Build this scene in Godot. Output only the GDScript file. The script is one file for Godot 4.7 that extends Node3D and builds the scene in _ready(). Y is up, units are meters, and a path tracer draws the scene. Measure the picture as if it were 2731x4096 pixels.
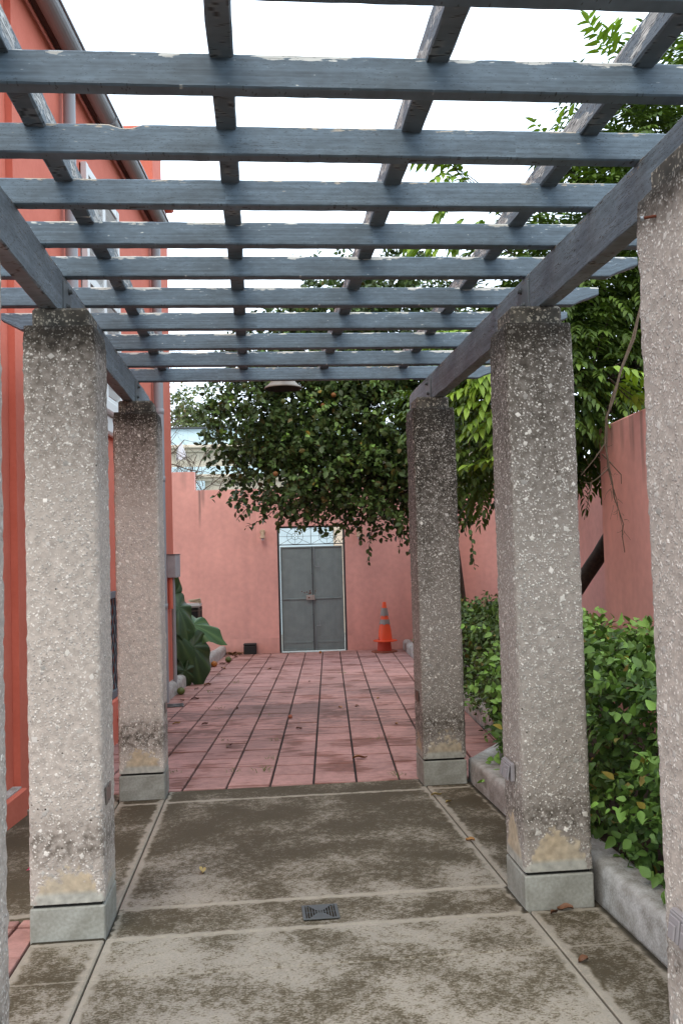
extends Node3D
# A pergola walk of exposed-aggregate pillars leading to a grey gate in a pink garden wall.
# Metres. Points are written (x to the right, y up, z ahead of the camera); V() turns them into Godot's axes.

var rng := RandomNumberGenerator.new()
var origin := {}
var taken := {}
var M := {}
var leaf_mesh := {}

func V(x: float, y: float, z: float) -> Vector3: return Vector3(x, y, -z)

func gy(z: float) -> float:            # height of the ground: the concrete falls a little more than the paving
	if z < 6.6: return 0.016 - 0.0346 * (z - 3.87)
	return -0.0785 - 0.0195 * (z - 6.6)

# ------------------------------------------------------------------ meshes
class MB:
	var v := PackedVector3Array()
	var uv := PackedVector2Array()
	var c := PackedColorArray()
	var i := PackedInt32Array()
	var use_c := false
	func vert(p: Vector3, t := Vector2.ZERO, col := Color.WHITE) -> int:
		v.append(p); uv.append(t); c.append(col)
		return v.size() - 1
	func tri_i(a: int, b: int, d: int) -> void:      # counter-clockwise seen from outside
		i.append(a); i.append(d); i.append(b)
	func quad(a: Vector3, b: Vector3, cc: Vector3, d: Vector3, ta := Vector2.ZERO, tb := Vector2.ZERO, tc := Vector2.ZERO, td := Vector2.ZERO) -> void:
		var n := v.size()
		v.append(a); v.append(b); v.append(cc); v.append(d)
		uv.append(ta); uv.append(tb); uv.append(tc); uv.append(td)
		for k in 4: c.append(Color.WHITE)
		tri_i(n, n + 1, n + 2); tri_i(n, n + 2, n + 3)
	func tri(a: Vector3, b: Vector3, cc: Vector3, ta := Vector2.ZERO, tb := Vector2.ZERO, tc := Vector2.ZERO) -> void:
		var n := v.size()
		v.append(a); v.append(b); v.append(cc)
		uv.append(ta); uv.append(tb); uv.append(tc)
		for k in 3: c.append(Color.WHITE)
		tri_i(n, n + 1, n + 2)
	func quad_out(p: Array, ctr: Vector3, t: Array) -> void:
		var nrm: Vector3 = (p[1] - p[0]).cross(p[2] - p[0])
		var mid: Vector3 = (p[0] + p[1] + p[2] + p[3]) * 0.25
		if nrm.dot(mid - ctr) >= 0.0: quad(p[0], p[1], p[2], p[3], t[0], t[1], t[2], t[3])
		else: quad(p[3], p[2], p[1], p[0], t[3], t[2], t[1], t[0])
	func tri_out(p: Array, ctr: Vector3, t: Array) -> void:
		var nrm: Vector3 = (p[1] - p[0]).cross(p[2] - p[0])
		if nrm.dot(p[0] - ctr) >= 0.0: tri(p[0], p[1], p[2], t[0], t[1], t[2])
		else: tri(p[2], p[1], p[0], t[2], t[1], t[0])
	# a chamfered box between two local corners, carried by a transform
	func box(xf: Transform3D, lo: Vector3, hi: Vector3, bev := 0.004, us := 1.0) -> void:
		var h := (hi - lo) * 0.5
		var m := (hi + lo) * 0.5
		var b: float = min(bev, min(h.x, min(h.y, h.z)) * 0.6)
		var ctr := xf * m
		var P := func(ax: int, s: Vector3) -> Vector3:
			var q := Vector3(s.x * (h.x - b), s.y * (h.y - b), s.z * (h.z - b))
			q[ax] = s[ax] * h[ax]
			return q + m
		var T := func(ax: int, q: Vector3) -> Vector2:
			if ax == 0: return Vector2(q.z, -q.y) * us
			if ax == 1: return Vector2(q.x, q.z) * us
			return Vector2(q.x, -q.y) * us
		for ax in 3:
			var o1 := (ax + 1) % 3
			var o2 := (ax + 2) % 3
			for sg in [-1.0, 1.0]:
				var pts := []
				var ts := []
				for pr in [[-1.0, -1.0], [1.0, -1.0], [1.0, 1.0], [-1.0, 1.0]]:
					var s := Vector3.ZERO
					s[ax] = sg; s[o1] = pr[0]; s[o2] = pr[1]
					var q: Vector3 = P.call(ax, s)
					pts.append(xf * q); ts.append(T.call(ax, q))
				quad_out(pts, ctr, ts)
		if b < 0.0002: return
		for ax in 3:                         # edges running along ax
			var o1 := (ax + 1) % 3
			var o2 := (ax + 2) % 3
			for s1 in [-1.0, 1.0]:
				for s2 in [-1.0, 1.0]:
					var pts := []
					var ts := []
					for pr in [[-1.0, o1], [1.0, o1], [1.0, o2], [-1.0, o2]]:
						var s := Vector3.ZERO
						s[ax] = pr[0]; s[o1] = s1; s[o2] = s2
						var q: Vector3 = P.call(pr[1], s)
						pts.append(xf * q); ts.append(T.call(o1, q))
					quad_out(pts, ctr, ts)
		for s0 in [-1.0, 1.0]:
			for s1 in [-1.0, 1.0]:
				for s2 in [-1.0, 1.0]:
					var s := Vector3(s0, s1, s2)
					var pts := []
					var ts := []
					for ax in 3:
						var q: Vector3 = P.call(ax, s)
						pts.append(xf * q); ts.append(T.call(0, q))
					tri_out(pts, ctr, ts)
	# a tube through points
	func tube(pts: Array, rad: Array, sides := 6, caps := true, col := Color.WHITE) -> void:
		var rings := []
		var up := Vector3(0.31, 0.77, 0.55).normalized()
		var along := 0.0
		for k in pts.size():
			var d: Vector3 = (pts[min(k + 1, pts.size() - 1)] - pts[max(k - 1, 0)]).normalized()
			if k > 0: along += (pts[k] - pts[k - 1]).length()
			var a := d.cross(up)
			if a.length() < 0.05: a = d.cross(Vector3(1, 0, 0))
			a = a.normalized()
			var b := d.cross(a)
			up = -b if (-b).dot(up) > b.dot(up) else b
			var ring := []
			for s in sides:
				var an := TAU * s / sides
				var r: float = rad[k]
				ring.append(vert(pts[k] + (a * cos(an) + b * sin(an)) * r, Vector2(float(s) / sides, along), col))
			rings.append(ring)
		for k in rings.size() - 1:
			for s in sides:
				var s2 := (s + 1) % sides
				tri_i(rings[k][s], rings[k][s2], rings[k + 1][s2])
				tri_i(rings[k][s], rings[k + 1][s2], rings[k + 1][s])
		if caps:
			for e in [0, rings.size() - 1]:
				var m := vert(pts[e], Vector2.ZERO, col)
				for s in sides:
					var s2 := (s + 1) % sides
					if e == 0: tri_i(m, rings[e][s2], rings[e][s])
					else: tri_i(m, rings[e][s], rings[e][s2])
	# a solid of revolution; prof: [radius, height] from bottom to top
	func lathe(xf: Transform3D, prof: Array, sides := 24) -> void:
		var rings := []
		for k in prof.size():
			var ring := []
			for s in sides:
				var an := TAU * s / sides
				ring.append(vert(xf * Vector3(cos(an) * prof[k][0], prof[k][1], sin(an) * prof[k][0]), Vector2(float(s) / sides, prof[k][1])))
			rings.append(ring)
		for k in rings.size() - 1:
			for s in sides:
				var s2 := (s + 1) % sides
				tri_i(rings[k][s2], rings[k][s], rings[k + 1][s])
				tri_i(rings[k][s2], rings[k + 1][s], rings[k + 1][s2])
	# a polygon (local x, y) drawn out along local z
	func prism(xf: Transform3D, poly: PackedVector2Array, z0: float, z1: float, uvf = null) -> void:
		var n := poly.size()
		var cx := Vector2.ZERO
		for q in poly: cx += q / n
		var area := 0.0
		for k in n:
			area += poly[k].cross(poly[(k + 1) % n])
		var pp := poly.duplicate()
		if area < 0: pp.reverse()
		var flip := xf.basis.determinant() < 0.0
		var t := func(q: Vector3) -> Vector2: return uvf.call(q) if uvf != null else Vector2(q.x, q.y)
		var idx := Geometry2D.triangulate_polygon(pp)
		for k in range(0, idx.size(), 3):
			for zz in [z1, z0]:
				var q := []
				for m in 3:
					var w: Vector2 = pp[idx[k + m]]
					q.append(Vector3(w.x, w.y, zz))
				var nn: float = (q[1] - q[0]).cross(q[2] - q[0]).z
				var rev = (nn < 0.0) == (zz == z1)
				if flip: rev = not rev
				if rev: q.reverse()
				tri(xf * q[0], xf * q[1], xf * q[2], t.call(q[0]), t.call(q[1]), t.call(q[2]))
		for k in n:
			var a: Vector2 = pp[k]
			var b: Vector2 = pp[(k + 1) % n]
			var q := [Vector3(a.x, a.y, z0), Vector3(b.x, b.y, z0), Vector3(b.x, b.y, z1), Vector3(a.x, a.y, z1)]
			if (z1 < z0) != flip: q.reverse()
			quad(xf * q[0], xf * q[1], xf * q[2], xf * q[3], t.call(q[0]), t.call(q[1]), t.call(q[2]), t.call(q[3]))

const ID := Transform3D.IDENTITY
func frame(o: Vector3, ex: Vector3, ez: Vector3) -> Transform3D: return Transform3D(Basis(ex, Vector3.UP, ez), o)

func commit(mb: MB, called: String, mat: Material, parent: Node = null, smooth := false) -> MeshInstance3D:
	var at: Vector3 = origin.get(parent, Vector3.ZERO) if parent else Vector3.ZERO
	var vv := mb.v
	if at != Vector3.ZERO:
		for k in vv.size(): vv[k] = vv[k] - at
	var a := []
	a.resize(Mesh.ARRAY_MAX)
	a[Mesh.ARRAY_VERTEX] = vv
	a[Mesh.ARRAY_TEX_UV] = mb.uv
	a[Mesh.ARRAY_INDEX] = mb.i
	if mb.use_c: a[Mesh.ARRAY_COLOR] = mb.c
	var nn := PackedVector3Array()
	nn.resize(vv.size())
	for k in range(0, mb.i.size(), 3):
		var n := (vv[mb.i[k + 2]] - vv[mb.i[k]]).cross(vv[mb.i[k + 1]] - vv[mb.i[k]])
		for j in 3: nn[mb.i[k + j]] += n
	for k in nn.size(): nn[k] = nn[k].normalized() if nn[k].length_squared() > 1e-20 else Vector3.UP
	a[Mesh.ARRAY_NORMAL] = nn
	var mesh := ArrayMesh.new()
	mesh.add_surface_from_arrays(Mesh.PRIMITIVE_TRIANGLES, a)
	var o := MeshInstance3D.new()
	o.mesh = mesh
	o.material_override = mat
	return put(o, called, parent, at)

func put(o: Node3D, called: String, parent: Node, at: Vector3) -> Node3D:
	if parent:
		o.name = called
		parent.add_child(o, true)
		origin[o] = at
	else:
		o.name = numbered(called)
		add_child(o)
		origin[o] = Vector3.ZERO
	return o

func numbered(called: String) -> String:
	var n: int = taken.get(called, 0)
	taken[called] = n + 1
	return called if n == 0 else "%s_%03d" % [called, n]

func thing(called: String, label: String, category: String, at: Vector3, group := "") -> Node3D:
	var o := Node3D.new()
	o.name = numbered(called)
	add_child(o)
	o.position = at
	origin[o] = at
	return tag(o, label, category, group)

func tag(o: Node3D, label: String, category: String, group := "") -> Node3D:
	o.set_meta("label", label)
	o.set_meta("category", category)
	if group: o.set_meta("group", group)
	return o

func struct(o: Node3D) -> Node3D:
	o.set_meta("kind", "structure")
	return o

func group_node(called: String, parent: Node) -> Node3D:      # a part that has only sub-parts
	var o := Node3D.new()
	o.name = called
	parent.add_child(o, true)
	origin[o] = origin.get(parent, Vector3.ZERO)
	return o

# ------------------------------------------------------------------ textures
func noise_bytes(w: int, h: int, freq: float, sd: int, oct := 3, kind := FastNoiseLite.TYPE_SIMPLEX_SMOOTH) -> PackedByteArray:
	var n := FastNoiseLite.new()
	n.seed = sd; n.frequency = freq; n.noise_type = kind; n.fractal_octaves = oct
	return n.get_image(w, h, false, false, true).get_data()

func stretched(w: int, h: int, sw: int, sh: int, freq: float, sd: int, oct := 3) -> PackedByteArray:
	var n := FastNoiseLite.new()
	n.seed = sd; n.frequency = freq; n.fractal_octaves = oct
	var im := n.get_image(sw, sh, false, false, true)
	im.resize(w, h, Image.INTERPOLATE_CUBIC)
	return im.get_data()

func rgb_tex(w: int, h: int, d: PackedByteArray) -> ImageTexture:
	var im := Image.create_from_data(w, h, false, Image.FORMAT_RGB8, d)
	im.generate_mipmaps()
	return ImageTexture.create_from_image(im)

func l_tex(w: int, h: int, d: PackedByteArray) -> ImageTexture:
	return ImageTexture.create_from_image(Image.create_from_data(w, h, false, Image.FORMAT_L8, d))

func lin(r: float, g: float, b: float) -> Color: return Color(r, g, b).linear_to_srgb()

func mat(called: String, col: Color, rough := 0.8, metal := 0.0) -> StandardMaterial3D:
	var m := StandardMaterial3D.new()
	m.albedo_color = col
	m.roughness = rough
	m.metallic = metal
	m.resource_name = called
	M[called] = m
	return m

func mapped(called: String, tex: Texture2D, height: Texture2D, cm: float, rough := 0.85) -> StandardMaterial3D:
	var m := mat(called, Color.WHITE, rough)
	m.albedo_texture = tex
	if height:
		m.heightmap_enabled = true
		m.heightmap_texture = height
		m.heightmap_scale = cm
	return m

func triplanar(m: StandardMaterial3D, per_metre: float) -> StandardMaterial3D:
	m.uv1_triplanar = true
	m.uv1_world_triplanar = true
	m.uv1_scale = Vector3.ONE * per_metre
	return m

# grain that is the same all over: two tones mixed by layered noise
func plaster(called: String, a: Color, b: Color, sd: int, per_metre: float, cm := 0.1, streak := 0.0, rough := 0.85) -> StandardMaterial3D:
	var w := 512
	var n1 := noise_bytes(w, w, 0.012, sd, 4)
	var n2 := noise_bytes(w, w, 0.11, sd + 1, 3)
	var n3 := stretched(w, w, 512, 24, 0.05, sd + 2, 3)
	var d := PackedByteArray()
	d.resize(w * w * 3)
	for k in w * w:
		var t := clampf(0.5 + (n1[k] - 128) / 260.0 + (n2[k] - 128) / 420.0 + streak * (n3[k] - 128) / 128.0, 0.0, 1.0)
		d[k * 3] = int(lerpf(a.r, b.r, t) * 255.0)
		d[k * 3 + 1] = int(lerpf(a.g, b.g, t) * 255.0)
		d[k * 3 + 2] = int(lerpf(a.b, b.b, t) * 255.0)
	return triplanar(mapped(called, rgb_tex(w, w, d), l_tex(w, w, n2) if cm > 0.0 else null, cm, rough), per_metre)

# rendered garden wall, 8 m of it from x0 on; streaks: [along, top, length, width, strength] of grey run-off below the coping
func wall_material(called: String, sd: int, x0: float, streaks: Array) -> StandardMaterial3D:
	var w := 640
	var n1 := noise_bytes(w, w, 0.01, sd, 4)
	var n2 := noise_bytes(w, w, 0.1, sd + 1, 4)
	var n3 := stretched(w, w, 640, 30, 0.045, sd + 2, 4)
	var n4 := stretched(w, w, 640, 70, 0.18, sd + 3, 3)
	var d := PackedByteArray()
	d.resize(w * w * 3)
	for y in w:
		var v := (y + 0.5) / w
		var my := -8.0 * v if v < 0.15 else 8.0 * (1.0 - v)
		for x in w:
			var k := y * w + x
			var u := (x + 0.5) / w - x0 / 8.0
			var mx := x0 + 8.0 * (u - floorf(u))
			var a := n1[k] / 255.0
			var b := n2[k] / 255.0
			var f := 1.0 + 0.09 * (a - 0.5) + 0.06 * (b - 0.5) + 0.05 * (n3[k] / 255.0 - 0.5)
			var dirt := 0.0
			for s in (streaks if my > 1.4 else []):
				var dx := absf(mx - s[0] - 0.02 * (n3[k] / 255.0 - 0.5))
				if dx > s[3] * 2.0: continue
				var dy: float = s[1] - my
				if dy < -0.01 or dy > s[2]: continue
				dirt = maxf(dirt, s[4] * clampf(1.4 - dx / s[3] * 0.9, 0.0, 1.0) * clampf((s[2] - dy) / (s[2] * 0.6), 0.0, 1.0) * (0.35 + 0.9 * n4[k] / 255.0))
			dirt = clampf(dirt, 0.0, 0.85)
			d[k * 3] = int(clampf(lerpf(0.855, 0.42, dirt) * f, 0, 1) * 255.0)
			d[k * 3 + 1] = int(clampf(lerpf(0.632, 0.35, dirt) * f, 0, 1) * 255.0)
			d[k * 3 + 2] = int(clampf(lerpf(0.592, 0.33, dirt) * f, 0, 1) * 255.0)
	return mapped(called, rgb_tex(w, w, d), l_tex(w, w, n2), 0.08, 0.85)

var chip_tone := PackedByteArray()      # 0: matrix, else tone of the stone chip
var chip_high := PackedByteArray()
const CW := 1024
func make_chips() -> void:
	chip_tone.resize(CW * CW)
	chip_high.resize(CW * CW)
	var base := noise_bytes(CW, CW, 0.18, 5, 3)
	for k in CW * CW: chip_high[k] = base[k] >> 2
	rng.seed = 77
	for n in 47000:
		var big := n > 45400
		var pit := n > 46900
		var a := rng.randf_range(0.8, 1.9) if not big or pit else (rng.randf_range(1.9, 3.2) if n < 46650 else rng.randf_range(3.2, 6.0))
		var b := a * rng.randf_range(0.45, 0.9)
		var an := rng.randf() * PI
		var cx := rng.randf() * CW
		var cy := rng.randf() * CW
		var tone := int(rng.randf_range(150, 250))
		var ca := cos(an)
		var sa := sin(an)
		var r := int(ceil(a))
		for y in range(-r, r + 1):
			for x in range(-r, r + 1):
				var p := (x * ca + y * sa) / a
				var q := (y * ca - x * sa) / b
				var e := absf(p) + absf(q) * 0.55 if big else p * p + q * q
				if e > 1.0: continue
				var at := ((int(cy) + y) & (CW - 1)) * CW + ((int(cx) + x) & (CW - 1))
				chip_tone[at] = 1 if pit else tone
				chip_high[at] = 0 if pit else int(90 + (1.0 - e * 0.6) * 150)

# one pillar's shaft, unrolled: front, right, back, left. lo/hi: how far lichen reaches down from the top; pale: bare fines washed over the stones
func pillar_material(called: String, sd: int, mul: float, fines: float, top_reach: float, top_amount: float, low_amount: float, pale: float, patch: Array) -> StandardMaterial3D:
	var w := 512
	var h := 1024
	var H := 2.42
	var n1 := noise_bytes(w, h, 0.05, sd, 4)
	var ns := stretched(w, h, 300, 60, 0.022, sd + 1, 4)
	var n2 := noise_bytes(w, h, 0.009, sd + 2, 3)
	var d := PackedByteArray()
	d.resize(w * h * 3)
	var hh := PackedByteArray()
	hh.resize(w * h)
	var ox := (sd * 197) & (CW - 1)
	var oy := (sd * 331) & (CW - 1)
	for y in h:
		var up := (1.0 - (y + 0.5) / h) * H            # metres above the foot of the shaft
		var from_top := H - up
		var t0 := clampf(1.0 - from_top / top_reach, 0.0, 1.0)
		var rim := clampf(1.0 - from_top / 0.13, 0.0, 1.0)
		var low := clampf(1.0 - absf(up - 0.24) / 0.2, 0.0, 1.0) * low_amount
		for x in w:
			var k := y * w + x
			var ck := ((y + oy) & (CW - 1)) * CW + ((x + ox) & (CW - 1))
			var a := n1[k] / 255.0
			var s := ns[k] / 255.0
			var b := n2[k] / 255.0
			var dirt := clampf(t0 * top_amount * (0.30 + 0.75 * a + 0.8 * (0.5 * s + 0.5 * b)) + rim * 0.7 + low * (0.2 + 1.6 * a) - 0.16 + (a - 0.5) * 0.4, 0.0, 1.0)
			var wash := clampf((b - 0.52) * 4.0 * pale + (s - 0.6) * 1.5 * pale, 0.0, 0.85)
			var tone := chip_tone[ck]
			var grain := chip_high[ck] / 255.0
			var r: float
			var g: float
			var bl: float
			# the fines between the stones, dark where lichen grows in them
			r = lerpf(0.87 * fines, 0.225, dirt) * (0.70 + 0.2 * a + 0.25 * grain)
			g = lerpf(0.815 * fines, 0.195, dirt) * (0.70 + 0.2 * a + 0.25 * grain)
			bl = lerpf(0.765 * fines, 0.16, dirt) * (0.70 + 0.2 * a + 0.25 * grain)
			if tone == 1:
				r = 0.16; g = 0.13; bl = 0.10
			elif tone > 1:
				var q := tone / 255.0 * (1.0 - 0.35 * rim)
				var cover := (1.0 - 0.35 * dirt) * (1.0 - wash * 0.7)
				if tone > 200: cover = 1.0 - 0.25 * dirt
				r = lerpf(r, 0.90 * q + 0.06, cover)
				g = lerpf(g, 0.875 * q + 0.055, cover)
				bl = lerpf(bl, 0.84 * q + 0.05, cover)
			var hgt: float = chip_high[ck] * (1.0 - wash * 0.6)
			# a smooth ochre mortar patch low on a face
			var face := x >> 7
			if patch[face] > 0.0:
				var px := ((x & 127) / 127.0 - 0.5) * 2.0
				var edge: float = patch[face] * sqrt(maxf(0.0, 1.0 - px * px * 1.5)) * (0.55 + 0.7 * b) + (a - 0.5) * 0.10 + 0.035
				if up < edge:
					var m := clampf((edge - up) / 0.035, 0.0, 1.0)
					var oc := clampf((up - 0.035) / 0.02, 0.0, 1.0) * (0.6 + 0.6 * b)
					r = lerpf(r, lerpf(0.68, 0.72, oc) * (0.85 + 0.25 * a), m)
					g = lerpf(g, lerpf(0.67, 0.65, oc) * (0.85 + 0.25 * a), m)
					bl = lerpf(bl, lerpf(0.63, 0.55, oc) * (0.85 + 0.25 * a), m)
					hgt = lerpf(hgt, 150.0 + a * 30.0, m)
			d[k * 3] = int(clampf(r * mul, 0.0, 1.0) * 255.0)
			d[k * 3 + 1] = int(clampf(g * mul, 0.0, 1.0) * 255.0)
			d[k * 3 + 2] = int(clampf(bl * mul, 0.0, 1.0) * 255.0)
			hh[k] = int(clampf(hgt, 0.0, 255.0))
	return mapped(called, rgb_tex(w, h, d), l_tex(w, h, hh), 0.32, 0.92)

# painted timber, grain along u; v runs down the face. peel: bare patches along the upper edge; crack: weathered checks
func wood_material(called: String, sd: int, base: Color, bare: Color, peel: float, crack: float, w := 1024, h := 128, reach := 0.22) -> StandardMaterial3D:
	var n1 := stretched(w, h, 48, h, 0.06, sd, 3)
	var n2 := noise_bytes(w, h, 0.05, sd + 1, 4)
	var n3 := stretched(w, h, 160, h, 0.11, sd + 2, 2)
	var n4 := noise_bytes(w, h, 0.012, sd + 3, 3)
	var d := PackedByteArray()
	d.resize(w * h * 3)
	var hh := PackedByteArray()
	hh.resize(w * h)
	for y in h:
		var v := (y + 0.5) / h
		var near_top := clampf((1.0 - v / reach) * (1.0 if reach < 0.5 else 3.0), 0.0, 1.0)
		for x in w:
			var k := y * w + x
			var g1 := n1[k] / 255.0
			var a := n2[k] / 255.0
			var f := n3[k] / 255.0
			var b := n4[k] / 255.0
			var t := 0.80 + 0.22 * g1 + 0.14 * (a - 0.5) + 0.16 * (b - 0.5)
			var c := Color(base.r * t, base.g * t, base.b * t)
			var hg := 150.0 + 40.0 * (g1 - 0.5) + 20.0 * (a - 0.5)
			# flaked places
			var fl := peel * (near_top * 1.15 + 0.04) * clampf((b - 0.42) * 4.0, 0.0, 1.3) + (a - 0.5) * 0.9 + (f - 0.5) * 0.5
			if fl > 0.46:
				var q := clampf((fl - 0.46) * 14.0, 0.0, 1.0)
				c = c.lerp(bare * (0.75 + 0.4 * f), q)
				hg -= 55.0 * q
			# checks: thin dark lines along the grain
			if crack > 0.0:
				var l := absf(f - 0.5) * 2.0
				var e := crack * (0.35 + 0.8 * near_top + 0.7 * clampf((b - 0.4) * 3.0, 0.0, 1.0))
				if l < e * 0.075:
					c = c.lerp(Color(0.10, 0.10, 0.10), 0.75)
					hg -= 110.0
				elif l < e * 0.22:
					c = c.lerp(bare * 0.8, 0.45 * e)
			d[k * 3] = int(clampf(c.r, 0, 1) * 255.0)
			d[k * 3 + 1] = int(clampf(c.g, 0, 1) * 255.0)
			d[k * 3 + 2] = int(clampf(c.b, 0, 1) * 255.0)
			hh[k] = int(clampf(hg, 0, 255))
	return mapped(called, rgb_tex(w, h, d), l_tex(w, h, hh), 0.07 + crack * 0.13, 0.62)

# joints of the concrete walk
const JX := [-0.965, -0.66, 1.13, 1.45]
const JZ := [3.47, 3.843, 4.19, 6.163, 6.485]
const CX0 := -2.2
const CX1 := 1.9
const CZ0 := 1.4
const CZ1 := 6.6
func cuv(x: float, z: float) -> Vector2: return Vector2((x - CX0) / (CX1 - CX0), (z - CZ0) / (CZ1 - CZ0))

func concrete_material() -> StandardMaterial3D:
	var w := 1100
	var h := 1400
	var n1 := noise_bytes(w, h, 0.0075, 11, 4)
	var n2 := noise_bytes(w, h, 0.06, 12, 4)
	var n3 := stretched(w, h, 480, h, 0.35, 13, 3)
	var n4 := noise_bytes(w, h, 0.4, 14, 2)
	var nw := noise_bytes(w, h, 0.035, 15, 3)
	var d := PackedByteArray()
	d.resize(w * h * 3)
	var hh := PackedByteArray()
	hh.resize(w * h)
	var xs := PackedFloat32Array()
	xs.resize(w)
	for x in w:
		var px := CX0 + (CX1 - CX0) * (x + 0.5) / w
		var m := 9.0
		for j in JX: m = minf(m, absf(px - j))
		xs[x] = m
	for y in h:
		var pz := CZ0 + (CZ1 - CZ0) * (y + 0.5) / h
		var mz := 9.0
		for j in [3.843, 4.19, 6.163]: mz = minf(mz, absf(pz - j))
		var md := absf(pz - 3.47)
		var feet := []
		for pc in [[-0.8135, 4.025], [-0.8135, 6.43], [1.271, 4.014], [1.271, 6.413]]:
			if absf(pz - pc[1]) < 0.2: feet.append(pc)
		# how much of each bay the algae covers
		var amt := 0.50
		if pz > 6.163: amt = 0.92
		elif pz > 4.19: amt = lerpf(0.52, 0.95, clampf((pz - 4.25) / 0.95, 0.0, 1.0))
		elif pz > 3.843: amt = 0.66
		elif pz > 3.47: amt = 0.47
		elif pz > 2.9: amt = 0.50
		for x in w:
			var k := y * w + x
			var a := n1[k] / 255.0
			var b := n2[k] / 255.0
			var s := n3[k] / 255.0
			var g := n4[k] / 255.0
			var wv := (nw[k] / 255.0 - 0.5)
			var px := CX0 + (CX1 - CX0) * (x + 0.5) / w
			var am := amt
			if px < -0.965: am = 0.97
			elif px > 1.13: am = maxf(am, 0.8)
			elif px < -0.66: am = amt * 0.6 + 0.35
			var t := clampf((a - (1.0 - am)) * 1.65 + (b - 0.5) * 1.35 + (s - 0.5) * 1.7 + (g - 0.5) * 1.7 + 0.34, 0.0, 1.0)
			# trowelled margins stay pale
			var mx := xs[x] + wv * 0.035
			if mx < 0.05: t *= clampf((mx - 0.025) / 0.02, 0.12, 1.0)
			var mm := mz + wv * 0.03
			if mm < 0.032: t *= clampf((mm - 0.016) / 0.014, 0.12, 1.0)
			if md + wv * 0.01 < 0.006: t *= 0.35
			var grime_shade := clampf(1.0 - absf(px - 1.452) / (0.022 + 0.03 * (wv + 0.5)), 0.0, 1.0)  # grime line at kerb and plinths, darkened to deepen the contact shadow too
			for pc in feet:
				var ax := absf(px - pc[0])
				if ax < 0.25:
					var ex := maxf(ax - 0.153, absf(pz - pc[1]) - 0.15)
					grime_shade = maxf(grime_shade, clampf(1.0 - ex / (0.008 + 0.03 * clampf(b * 1.6 - 0.3, 0.0, 1.0)), 0.0, 1.0))
			t = maxf(t, minf(grime_shade * 1.6, 1.0))
			var f := (0.84 - 0.4 * grime_shade) + 0.2 * g + 0.16 * (b - 0.5) + 0.12 * (s - 0.5)
			d[k * 3] = int(clampf(lerpf(0.655, 0.29, t) * f, 0, 1) * 255.0)
			d[k * 3 + 1] = int(clampf(lerpf(0.62, 0.25, t) * f, 0, 1) * 255.0)
			d[k * 3 + 2] = int(clampf(lerpf(0.565, 0.175, t) * f, 0, 1) * 255.0)
			hh[k] = int(clampf(s * 120.0 + g * 90.0 + b * 40.0, 0, 255))
	return mapped("walk_concrete", rgb_tex(w, h, d), l_tex(w, h, hh), 0.09, 0.88)

const PX0 := -2.2
const PX1 := 3.2
const PZ0 := 3.0
const PZ1 := 17.0
func puv(x: float, z: float) -> Vector2: return Vector2((x - PX0) / (PX1 - PX0), (z - PZ0) / (PZ1 - PZ0))

func paver_material() -> StandardMaterial3D:
	var w := 800
	var h := 2000
	var n1 := noise_bytes(w, h, 0.011, 21, 4)
	var n2 := noise_bytes(w, h, 0.07, 22, 4)
	var n3 := stretched(w, h, 120, h, 0.12, 23, 3)
	var n4 := noise_bytes(w, h, 0.45, 24, 2)
	var n5 := noise_bytes(w, h, 0.004, 25, 3)
	var d := PackedByteArray()
	d.resize(w * h * 3)
	for y in h:
		var pz := PZ0 + (PZ1 - PZ0) * (y + 0.5) / h
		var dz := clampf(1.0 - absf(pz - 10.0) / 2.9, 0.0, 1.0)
		for x in w:
			var k := y * w + x
			var rx := PX0 + (PX1 - PX0) * (x + 0.5) / w - 0.362
			var rz := pz - 6.505
			var cj := (rx * 0.0788 + rz * 0.9969) / 0.3185
			var ci := (rx * 0.9969 - rz * 0.0788) / 0.309
			var fj := cj - floorf(cj)
			var tile := (int(floorf(ci) * 7349.0 + floorf(cj) * 9151.0 + 100000.0) * 2654435 >> 7) & 255
			var joint := clampf(1.0 - minf(fj, 1.0 - fj) * 0.3185 / 0.013, 0.0, 1.0)
			var a := n1[k] / 255.0
			var b := n2[k] / 255.0
			var s := n3[k] / 255.0
			var g := n4[k] / 255.0
			var c := n5[k] / 255.0
			# old brown coating that has not worn away, in patches with streaky edges
			var br := clampf((a - 0.60) * 5.0 + (s - 0.5) * 2.4 + (b - 0.5) * 1.0, 0.0, 1.0) * 0.8
			# grey-black mottling, densest midway along the paving
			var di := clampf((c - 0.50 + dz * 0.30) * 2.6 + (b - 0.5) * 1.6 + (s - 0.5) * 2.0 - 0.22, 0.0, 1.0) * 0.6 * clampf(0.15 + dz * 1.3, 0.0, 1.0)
			br = clampf(br + joint * (0.35 + 0.9 * a), 0.0, 0.9)
			var f := 0.90 + 0.13 * g + 0.22 * (b - 0.5) + (tile / 255.0 - 0.5) * 0.11
			var r := lerpf(lerpf(0.69, 0.49, br), 0.33, di) * f
			var gg := lerpf(lerpf(0.52, 0.315, br), 0.265, di) * f
			var bb := lerpf(lerpf(0.49, 0.27, br), 0.25, di) * f
			d[k * 3] = int(clampf(r, 0, 1) * 255.0)
			d[k * 3 + 1] = int(clampf(gg, 0, 1) * 255.0)
			d[k * 3 + 2] = int(clampf(bb, 0, 1) * 255.0)
	return mapped("paver_clay", rgb_tex(w, h, d), null, 0.0, 0.8)

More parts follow.
